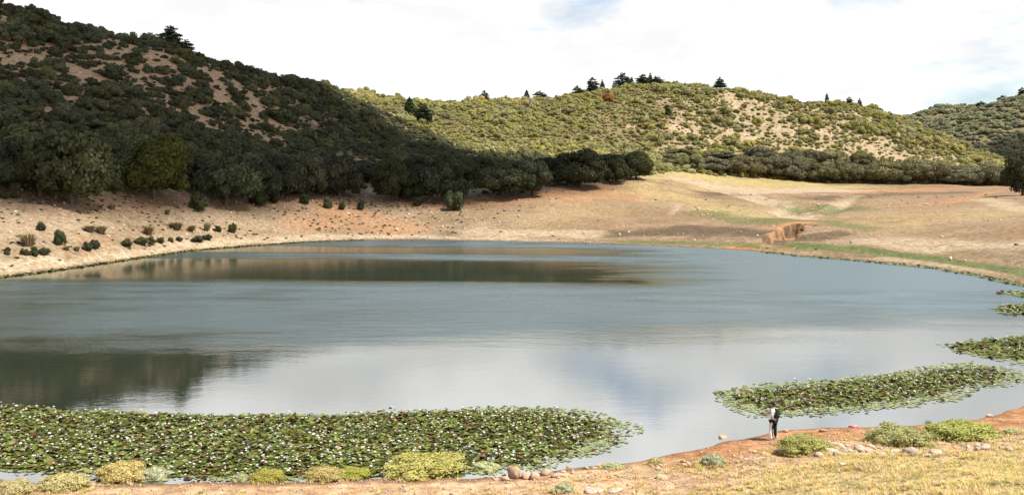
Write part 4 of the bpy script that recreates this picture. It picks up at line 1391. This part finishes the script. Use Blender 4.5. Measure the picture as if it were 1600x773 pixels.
# ------------------------------------------------------------------ water lilies
def pad_mesh(seed, mat, curl):
    rng = np.random.default_rng(seed)
    V = [(0, 0, 0)]; n = 14
    for k in range(n):
        an = 0.22 + (6.283 - 0.44) * k / (n - 1)
        r = 1 + 0.05 * rng.normal()
        V.append((r * 0.55 * math.cos(an), r * 0.55 * math.sin(an), 0.02))
    for k in range(n):
        an = 0.16 + (6.283 - 0.32) * k / (n - 1)
        r = 1 + 0.05 * rng.normal()
        V.append((r * math.cos(an), r * math.sin(an), 0.05 + curl * (0.5 + 0.5 * math.sin(an * 2 + seed)) + 0.03 * rng.normal()))
    F = []
    for k in range(n - 1):
        F.append((0, 1 + k, 2 + k)); F.append((1 + k, 1 + n + k, 2 + n + k)); F.append((1 + k, 2 + n + k, 2 + k))
    return mesh_np('lily_pad', np.array(V), np.array(F), mat, True)


def pad_material():
    m, t = newmat('lily_pad_leaf')
    oi = nd(t, 'ShaderNodeObjectInfo'); r = oi.outputs['Random']
    cr = nd(t, 'ShaderNodeValToRGB'); t.links.new(r, cr.inputs[0])
    e = cr.color_ramp.elements
    cols = [(0.0, (0.022, 0.026, 0.005)), (0.22, (0.062, 0.082, 0.013)), (0.42, (0.118, 0.148, 0.026)), (0.55, (0.044, 0.052, 0.009)), (0.68, (0.14, 0.175, 0.036)), (0.80, (0.17, 0.175, 0.055)), (0.87, (0.11, 0.045, 0.014)), (0.95, (0.060, 0.032, 0.010)), (1.0, (0.20, 0.20, 0.085))]
    e[0].position = 0; e[0].color = (*cols[0][1], 1); e[1].position = 1; e[1].color = (*cols[-1][1], 1)
    for p_, c in cols[1:-1]:
        q = e.new(p_); q.color = (*c, 1)
    g = nd(t, 'ShaderNodeNewGeometry')
    n = noise(t, g.outputs['Position'], 14, 3, 0.6)
    col = mixc(t, 0.5, cr.outputs[0], mixc(t, n, (0.6, 0.6, 0.55), (1.3, 1.3, 1.2)), 'MULTIPLY')
    bk = nd(t, 'ShaderNodeNewGeometry')
    col = mixc(t, bk.outputs['Backfacing'], col, (0.13, 0.045, 0.02))
    p = principled(t, col, 0.55, 0.10)
    out(t, p.outputs[0])
    return m


M_PAD = pad_material()
M_PADF = plain_material('pale_floating_pads', (0.15, 0.175, 0.065), (0.25, 0.265, 0.12), 3, 0.5, 0.3, 0.1, 0.01, rnd=0.25)
M_PETAL = plain_material('white_petals', (0.78, 0.77, 0.72), (0.85, 0.84, 0.80), 3, 0.6, 0.2, 0.0)
M_STAMEN = plain_material('yellow_stamens', (0.7, 0.48, 0.05), (0.8, 0.6, 0.1), 3, 0.6, 0.2, 0.0)
PADS = [pad_mesh(700 + i, M_PAD, 0.05 + 0.07 * i) for i in range(5)]
PADF = [pad_mesh(720 + i, M_PADF, 0.0) for i in range(2)]


def flower_meshes():
    V = []; F = []
    for ring, (n, el, ln, w) in enumerate(((8, 0.35, 1.0, 0.28), (7, 0.8, 0.9, 0.25), (5, 1.15, 0.75, 0.2))):
        for k in range(n):
            a = 6.283 * k / n + ring * 0.4
            c, s_ = math.cos(a), math.sin(a)
            o = len(V)
            for (t_, ww) in ((0.05, 0.3), (0.55, 1.0), (1.0, 0.05)):
                r = ln * t_ * math.cos(el); z = ln * t_ * math.sin(el) + 0.05
                V.append((c * r - s_ * w * ww, s_ * r + c * w * ww, z)); V.append((c * r + s_ * w * ww, s_ * r - c * w * ww, z))
            F += [(o, o + 1, o + 3), (o, o + 3, o + 2), (o + 2, o + 3, o + 5), (o + 2, o + 5, o + 4)]
    pet = mesh_np('petals', np.array(V), np.array(F), M_PETAL)
    SV = ICO1[0] * np.array([0.2, 0.2, 0.25]) + np.array([0, 0, 0.35])
    st = mesh_np('stamens', SV, ICO1[1], M_STAMEN)
    both = mesh_np('flower', np.concatenate([np.array(V), SV]), np.concatenate([np.array(F), ICO1[1] + len(V)]), [M_PETAL, M_STAMEN], False, None, [0] * len(F) + [1] * len(ICO1[1]))
    return pet, st, both


PET, STA, FLW = flower_meshes()


def inpoly(x, y, poly):
    r = np.zeros(np.shape(x), bool)
    n = len(poly)
    for i in range(n):
        x1, y1 = poly[i]; x2, y2 = poly[(i + 1) % n]
        c = ((y1 > y) != (y2 > y)) & (x < (x2 - x1) * (y - y1) / (y2 - y1 + 1e-12) + x1)
        r ^= c
    return r


def wpoly(px):
    xs, yv = at_z([p[0] for p in px], [p[1] for p in px])
    return list(zip(xs, yv))


LPOLY = [
    (wpoly([(-60, 626), (0, 627), (60, 632), (120, 639), (260, 643), (400, 645), (520, 645), (640, 640), (760, 636), (850, 634), (900, 637), (940, 645), (985, 657), (1002, 664), (985, 685), (960, 700),
            (915, 718), (860, 734), (780, 742), (700, 746), (560, 750), (400, 753), (200, 753), (60, 747), (0, 740), (-60, 738)]), 40.0, 0.098),
    (wpoly([(1100, 612), (1150, 603), (1230, 597), (1300, 590), (1380, 580), (1450, 572), (1520, 567), (1570, 572), (1600, 580), (1660, 585), (1600, 596), (1540, 612), (1500, 625), (1420, 635), (1330, 645),
            (1250, 652), (1180, 648), (1120, 630)]), 34.0, 0.105),
    (wpoly([(1465, 537), (1520, 530), (1600, 523), (1700, 520), (1700, 565), (1600, 570), (1540, 560), (1490, 550)]), 18.0, 0.145),
    (wpoly([(1545, 480), (1600, 473), (1680, 470), (1680, 490), (1600, 493), (1560, 490)]), 11.0, 0.18),
    (wpoly([(1557, 457), (1600, 452), (1680, 450), (1680, 462), (1600, 465)]), 6.0, 0.24)]
PX, PY, PS, PE = [], [], [], []
for poly, dens, rad in LPOLY:
    pa = np.array(poly)
    x0, y0 = pa.min(0) - 1; x1, y1 = pa.max(0) + 1
    a, b = jgrid(x0, x1, y0, y1, 1 / math.sqrt(dens), rg)
    jx = a + 0.9 * fbm(a, b, 2.5, 3, 171); jy = b + 0.9 * fbm(a, b, 2.5, 3, 175)
    ins = inpoly(jx, jy, poly) & (near_y(a) - b < -0.1)
    d, _ = seg_dist(a, b, poly + [poly[0]])
    # ragged rim: thin out near the edge
    keep = ins & (rg.random(a.size) < (0.35 + 0.75 * sstep(d, 0.0, 0.8)) * (0.55 + 0.5 * sstep(fbm(a, b, 1.8, 3, 211), -0.3, 0.1)))
    PX.append(a[keep]); PY.append(b[keep]); PS.append(rad * rg.uniform(0.55, 1.45, keep.sum())); PE.append(d[keep])
# narrow fringes along the far shores
for line, w, dens in ((FS[:8], 1.5, 4.0), (FS[14:], 1.9, 4.5)):
    lx, ly = at_z([p[0] for p in line], [p[1] for p in line])
    lw = list(zip(lx, ly))
    a, b = jgrid(lx.min() - 3, lx.max() + 3, ly.min() - 4, ly.max() + 3, 1 / math.sqrt(dens), rg)
    z = zter(a, b); d, _ = seg_dist(a, b, lw)
    keep = (d < w * (0.7 + 0.5 * fbm(a, b, 6, 2, 181))) & (z < 0.12)
    PX.append(a[keep]); PY.append(b[keep]); PS.append(0.26 * rg.uniform(0.7, 1.2, keep.sum())); PE.append(np.full(keep.sum(), 1.0))
PX, PY, PS, PE = map(np.concatenate, (PX, PY, PS, PE))
n = len(PX)
edge = 1 - sstep(PE, 0.15 + 0.5 * sstep(PX, -4, 3), 1.1 + 1.3 * sstep(PX, -4, 3))
edge = np.where(PY > 60, edge * 0.6, edge)
flat = rg.random(n) < (0.12 + 0.75 * edge)
ptilt = rg.normal(size=(n, 2)) * np.where(flat, 0.015, 0.20)[:, None]
pz = np.where(flat, 0.012 + rg.uniform(0, 0.012, n), rg.uniform(0.02, 0.10, n))
pz = np.where(PY > 70, np.maximum(pz, 0.05), pz)
prot = np.stack([ptilt[:, 0], ptilt[:, 1], rg.uniform(0, 6.28, n)], 1)
pidx = rg.integers(0, 5, n)
ppx, ppy = project(PX, PY, PX * 0)
vis = (ppx > 5) & (ppx < 1595) & (ppy < 742) & (~flat)
cand = np.where(vis)[0]
cand = cand[np.argsort(PY[cand])][:1500]
rg.shuffle(cand)
psolo = np.zeros(n, bool); psolo[cand[:300]] = True


def bed_place(q):
    return ('behind the straw shrubs at the left' if q < 150 else 'behind the grey shrub' if q < 300 else 'left of the large round shrub' if q < 460 else 'behind the low shrubs' if q < 590
            else 'behind the large round shrub' if q < 740 else 'behind the pale boulders' if q < 880 else 'at the right tip')


for i in np.where(psolo)[0]:
    o = link('lily_pad', PADS[int(pidx[i])], None, (PX[i], PY[i], pz[i]), tuple(prot[i]), (PS[i] * 1.25,) * 3)
    tag(o, 'raised round lily pad in the near lily bed, ' + bed_place(ppx[i]), 'lily pad', 'lily pads of the near bed')
k = np.where(~psolo & ~flat)[0]
scatter('lily_pad_carpet', PADS, np.stack([PX[k], PY[k], pz[k]], 1), prot[k], np.repeat(PS[k][:, None], 3, 1), pidx[k], 'dense carpet of green and reddish lily pads on the lake')
k = np.where(flat)[0]
scatter('floating_pad_fringe', PADF, np.stack([PX[k], PY[k], pz[k]], 1), prot[k], np.repeat(PS[k][:, None], 3, 1), pidx[k] % 2, 'pale flat pads floating round the edges of the lily beds')
SUBM = [pad_mesh(740 + i, plain_material('submerged_leaves', (0.045, 0.036, 0.012), (0.085, 0.07, 0.022), 3, 0.7, 0.1, 0.1, 0.01, rnd=0.4), 0.0) for i in range(2)]
k = np.where((rg.random(n) < 0.75) & (edge < 0.5))[0]
scatter('submerged_leaves', SUBM, np.stack([PX[k] + rg.uniform(-.1, .1, len(k)), PY[k] + rg.uniform(-.1, .1, len(k)), 0.006 + rg.uniform(0, 0.005, len(k))], 1), np.stack([0 * k, 0 * k, rg.uniform(0, 6.28, len(k))], 1),
        np.repeat(PS[k][:, None] * 1.6, 3, 1), k % 2, 'brownish older lily leaves lying on the water under the raised pads')
# flowers
fk = np.where((rg.random(n) < np.where(flat, 0.02, np.where(PY > 70, 0.2, 0.16))))[0]
fs = rg.uniform(0.034, 0.074, len(fk)) * np.where(PY[fk] > 70, 1.6, 1.0)
fx = PX[fk] + rg.uniform(-0.1, 0.1, len(fk)); fy = PY[fk] + rg.uniform(-0.1, 0.1, len(fk)); fz = pz[fk] + rg.uniform(0.05, 0.12, len(fk))
fvis = (ppx[fk] > 5) & (ppx[fk] < 1595) & (ppy[fk] < 745)
fo = np.argsort(np.where(fvis, fy, 999))[:300]
fsolo = np.zeros(len(fk), bool); fsolo[fo] = True
for i in np.where(fsolo)[0]:
    e = link('water_lily_flower', PET, None, (fx[i], fy[i], fz[i]), (rg.uniform(-.3, .3), rg.uniform(-.3, .3), rg.uniform(0, 6.28)), (fs[i],) * 3)
    link('stamens', STA, e)
    tag(e, 'open white water lily flower in the near bed, ' + bed_place(ppx[fk[i]]), 'flower', 'white water lily flowers of the near bed')
k = np.where(~fsolo)[0]
scatter('white_lily_flowers', [FLW], np.stack([fx[k], fy[k], fz[k]], 1), rg.uniform(-.3, .3, (len(k), 3)), np.repeat(fs[k][:, None], 3, 1), 0 * k, 'white flowers dotted over the farther lily beds')

# ------------------------------------------------------------------ person on the shore
def skin_mesh(name, verts, edges, radii, mat, root=0, sub=2):
    me = bpy.data.meshes.new(name + '_skeleton')
    me.from_pydata(verts, edges, [])
    o = bpy.data.objects.new(name + '_tmp', me)
    COL.objects.link(o)
    sk = o.modifiers.new('skin', 'SKIN'); sk.use_smooth_shade = True
    ss = o.modifiers.new('sub', 'SUBSURF'); ss.levels = sub; ss.render_levels = sub
    for i, r in enumerate(radii):
        v = me.skin_vertices[0].data[i]
        v.radius = r if isinstance(r, tuple) else (r, r)
        v.use_root = (i == root)
    dg = bpy.context.evaluated_depsgraph_get()
    res = bpy.data.meshes.new_from_object(o.evaluated_get(dg))
    res.name = name
    bpy.data.objects.remove(o)
    res.materials.clear(); res.materials.append(mat)
    return res


def build_person(loc, rotz):
    M_SKIN = plain_material('skin', (0.30, 0.16, 0.10), (0.36, 0.20, 0.13), 20, 0.55, 0.3, 0.05, 0.002)
    M_WHT = plain_material('white_cloth', (0.70, 0.70, 0.70), (0.80, 0.80, 0.80), 12, 0.85, 0.1, 0.3, 0.01)
    M_BLK = plain_material('black_cloth', (0.012, 0.012, 0.014), (0.03, 0.03, 0.033), 12, 0.8, 0.15, 0.3, 0.01)
    M_HAIR = plain_material('dark_hair', (0.012, 0.008, 0.006), (0.03, 0.02, 0.014), 30, 0.6, 0.3, 0.3, 0.01)
    # local frame: faces +X, left arm +Y, up +Z
    V = [(0, 0, .93), (0, 0, 1.08), (-.01, 0, 1.25), (-.01, 0, 1.40), (.0, 0, 1.48), (.03, 0, 1.56), (.06, 0, 1.66)]
    E = [(0, 1), (1, 2), (2, 3), (3, 4), (4, 5), (5, 6)]
    R = [(.12, .15), (.105, .135), (.115, .155), (.10, .15), .05, .062, .075]
    for s in (1, -1):
        o = len(V)
        V += [(-.01, .17 * s, 1.39), (.0, .20 * s, 1.13), (.20, .12 * s, 1.06), (.26, .09 * s, 1.075), (.30, .08 * s, 1.085)]
        R += [.05, .043, .032, .024, .026]
        E += [(3, o), (o, o + 1), (o + 1, o + 2), (o + 2, o + 3), (o + 3, o + 4)]
        for f, (dy, ln) in enumerate(((.026, .060), (.010, .072), (-.006, .068), (-.022, .055))):
            k = len(V)
            V += [(.335, .08 * s + dy * s, 1.092), (.335 + ln * .55, .08 * s + dy * s * .9, 1.105), (.335 + ln * .75, .08 * s + dy * s * .8, 1.128)]
            R += [.009, .0085, .007]
            E += [(o + 4, k), (k, k + 1), (k + 1, k + 2)]
        k = len(V)
        V += [(.295, .08 * s - .032 * s, 1.105), (.325, .08 * s - .045 * s, 1.125)]
        R += [.011, .008]
        E += [(o + 3, k), (k, k + 1)]
        o = len(V)
        fwd = .05 * s
        V += [(0, .09 * s, .90), (.02 + fwd, .10 * s, .50), (-.02 + fwd, .10 * s, .10), (-.03 + fwd, .10 * s, .045), (.11 + fwd, .115 * s, .035), (.16 + fwd, .12 * s, .03)]
        R += [.085, .055, .038, .04, (.035, .04), .025]
        E += [(0, o), (o, o + 1), (o + 1, o + 2), (o + 2, o + 3), (o + 3, o + 4), (o + 4, o + 5)]
    body = skin_mesh('person', V, E, R, M_SKIN)
    P = link('person', body, None, loc, (0, 0, rotz), (1.14, 1.14, 1.02))
    # face: nose and ears as child features
    fv = []; ff = []

    def ell(c, r, sub=ICO2):
        nonlocal fv, ff
        o = len(fv)
        fv += [tuple(v * np.array(r) + np.array(c)) for v in sub[0]]
        ff += [tuple(int(i) + o for i in f) for f in sub[1]]

    def flush(nm_, mat):
        nonlocal fv, ff
        me = mesh_np(nm_, np.array(fv), np.array(ff), mat, True)
        fv = []; ff = []
        return link(nm_, me, P)
    ell((.065, 0, 1.625), (.092, .074, .115)); ell((.158, 0, 1.605), (.018, .014, .022)); ell((.045, .078, 1.62), (.018, .01, .03)); ell((.045, -.078, 1.62), (.018, .01, .03)); ell((.143, 0, 1.567), (.012, .026, .008))
    flush('head', M_SKIN)
    for s in (1, -1):
        ell((.140, .030 * s, 1.635), (.010, .014, .008))
    flush('eyes', M_HAIR)
    ell((.035, 0, 1.655), (.098, .084, .092)); ell((-.01, 0, 1.60), (.055, .07, .07)); flush('hair', M_HAIR)
    ell((.05, 0, 1.70), (.10, .086, .062)); ell((.15, 0, 1.685), (.075, .065, .010)); flush('cap', M_BLK)
    # shirt: torso and long sleeves
    SV = [(0, 0, .86), (0, 0, 1.08), (-.01, 0, 1.25), (-.01, 0, 1.40), (0, 0, 1.47)]
    SE = [(0, 1), (1, 2), (2, 3), (3, 4)]; SR = [(.145, .175), (.13, .16), (.135, .172), (.118, .165), .065]
    for s in (1, -1):
        o = len(SV)
        SV += [(-.01, .17 * s, 1.39), (.0, .205 * s, 1.13), (.20, .12 * s, 1.06), (.25, .095 * s, 1.072)]
        SR += [.066, .060, .046, .040]
        SE += [(3, o), (o, o + 1), (o + 1, o + 2), (o + 2, o + 3)]
    link('shirt', skin_mesh('shirt', SV, SE, SR, M_WHT, 0), P)
    VV = [(-.03, 0, .97), (-.035, 0, 1.10), (-.03, 0, 1.25), (-.025, 0, 1.40), (-.015, 0, 1.46)]
    link('vest', skin_mesh('vest', VV, [(0, 1), (1, 2), (2, 3), (3, 4)], [(.146, .178), (.148, .182), (.152, .195), (.136, .19), (.085, .11)], M_BLK), P)
    # shoulder bag on the back hip with its strap
    bv, bf = [], []
    bag = skin_mesh('bag', [(-.17, -.06, 1.02), (-.17, -.06, 1.13), (-.16, -.05, 1.20)], [(0, 1), (1, 2)], [(.07, .10), (.075, .105), (.05, .08)], M_BLK)
    link('bag', bag, P)
    TV = [(0, 0, .92)]; TE = []; TR = [(.135, .165)]
    for s in (1, -1):
        o = len(TV); fwd = .05 * s
        TV += [(0, .09 * s, .86), (.02 + fwd, .10 * s, .50), (-.015 + fwd, .10 * s, .13)]
        TR += [.102, .078, .060]
        TE += [(0, o), (o, o + 1), (o + 1, o + 2)]
    link('trousers', skin_mesh('trousers', TV, TE, TR, M_BLK), P)
    for s in (1, -1):
        fwd = .05 * s
        pts_ = [(0, (.09 + .088) * s, .84), (.01 + fwd * .5, (.10 + .082) * s, .66), (.02 + fwd, (.10 + .070) * s, .48), (.0 + fwd, (.10 + .062) * s, .30), (-.015 + fwd, (.10 + .054) * s, .12)]
        v, f = tube(pts_, [.040, .048, .050, .052, .052], 8)
        link('trouser_stripe', mesh_np('trouser_stripe', np.array(v), f, M_WHT), P)
        link('shoe', skin_mesh('shoe', [(-.05 + fwd, .10 * s, .05), (.02 + fwd, .105 * s, .055), (.12 + fwd, .115 * s, .04), (.18 + fwd, .12 * s, .035)], [(0, 1), (1, 2), (2, 3)], [.05, .052, (.042, .048), .03], M_WHT), P)
    tag(P, 'person in black vest, white sleeves and striped trousers looking down at the water edge', 'person')
    return P


pp = hit(1208, 688)
per = build_person((pp.x, pp.y, pp.z - 0.01), math.radians(180 - 38))
phone = mesh_np('phone', np.array([(sx * .006, sy * .037, sz * .075) for sx in (-1, 1) for sy in (-1, 1) for sz in (-1, 1)]),
                [(0, 1, 3, 2), (4, 6, 7, 5), (0, 4, 5, 1), (2, 3, 7, 6), (0, 2, 6, 4), (1, 5, 7, 3)], plain_material('orange_case', (0.45, 0.22, 0.05), (0.5, 0.26, 0.07), 5, 0.5, 0.3, 0))
hand = per.matrix_basis @ Vector((.36, 0, 1.14))
tag(link('hand_held_object', phone, None, hand, (0, 0.5, math.radians(142))), 'small yellowish object held in the hands of the standing person', 'phone')

# pink cloth at the water's edge
rngp = np.random.default_rng(900)
cv = ICO3[0].copy()
cv *= (1 + 0.22 * rngp.normal(size=(len(cv), 1)) * 0.4 + 0.18 * np.sin(cv[:, :1] * 7 + cv[:, 1:2] * 5)) * np.array([0.24, 0.13, 0.09])
cv[:, 2] = np.maximum(cv[:, 2], -0.02)
M_PINK = plain_material('pink_cloth', (0.62, 0.16, 0.20), (0.75, 0.26, 0.30), 10, 0.8, 0.2, 0.4, 0.02)
p = hit(1333, 668)
tag(link('pink_cloth', mesh_np('pink_cloth', cv, ICO3[1], M_PINK, True), None, (p.x, p.y, p.z + 0.03), (0, 0, 0.2)), 'small crumpled pink object lying at the water edge right of the person', 'cloth')

# ------------------------------------------------------------------ the cloud that shades the left hill (out of the picture, overhead)
M_CLOUD, t_ = newmat('cloud')
d1 = nd(t_, 'ShaderNodeBsdfDiffuse'); d1.inputs[0].default_value = (0.9, 0.9, 0.9, 1)
d2 = nd(t_, 'ShaderNodeBsdfTranslucent'); d2.inputs[0].default_value = (0.55, 0.55, 0.56, 1)
mx_ = nd(t_, 'ShaderNodeMixShader'); mx_.inputs[0].default_value = 0.5
t_.links.new(d1.outputs[0], mx_.inputs[1]); t_.links.new(d2.outputs[0], mx_.inputs[2])
tp_ = nd(t_, 'ShaderNodeBsdfTransparent')
mx2_ = nd(t_, 'ShaderNodeMixShader'); mx2_.inputs[0].default_value = 0.57
t_.links.new(mx_.outputs[0], mx2_.inputs[1]); t_.links.new(tp_.outputs[0], mx2_.inputs[2])
out(t_, mx2_.outputs[0])


def make_cloud(ground_poly, H, seed, rmax):
    """a cumulus whose shadow falls on the given ground outline"""
    rng = np.random.default_rng(seed)
    sh_ = [Vector(g) + SUN * ((H - g[2]) / SUN.z) for g in ground_poly]
    poly = [(v.x, v.y) for v in sh_]
    pa = np.array(poly)
    V = np.zeros((0, 3)); F = np.zeros((0, 3), int)
    a, b = jgrid(pa[:, 0].min(), pa[:, 0].max(), pa[:, 1].min(), pa[:, 1].max(), 9.0, rng)
    ins = inpoly(a, b, poly)
    d, _ = seg_dist(a, b, poly + [poly[0]])
    for x, y, dd in zip(a[ins], b[ins], d[ins]):
        r = min(max(dd * 0.9, 3.5), rmax) * rng.uniform(0.7, 1.1)
        if dd > 30 and rng.random() < 0.55:
            continue
        if dd < 10 and rng.random() < 0.35:
            continue
        z = H + r * rng.uniform(-0.1, 0.5)
        F = np.concatenate([F, ICO1[1] + len(V)])
        V = np.concatenate([V, ICO1[0] * np.array([r, r, r * 0.7]) + np.array([x, y, z])])
    o = link('cloud', mesh_np('cloud', V, F, M_CLOUD, True))
    return tag(o, kind='structure')


def G(px, py, D=None):
    return tuple(to_ground(px, py, D))


make_cloud([G(-500, 300, 112), G(-60, 300, 134), G(120, 300, 148), G(300, 300, 178), G(480, 300, 208), G(640, 300, 221), G(740, 300, 226), G(850, 300, 239), G(930, 300, 258), G(1010, 300, 292),
            G(1000, 300, 325), G(900, 300, 340), G(800, 300, 345), G(725, 235, 360), G(650, 205, 372), G(560, 165, 395), G(500, 145, 400), G(452, 120, 400), G(440, 120, 470), G(200, 60, 520), G(-200, 0, 480), G(-600, 0, 380)], 1200, 1, 32)
make_cloud([G(1455, 200, 860), G(1490, 200, 770), G(1640, 200, 740), G(1800, 200, 740), G(1800, 200, 840), G(1650, 200, 850), G(1560, 200, 845), G(1500, 200, 835)], 1350, 2, 30)
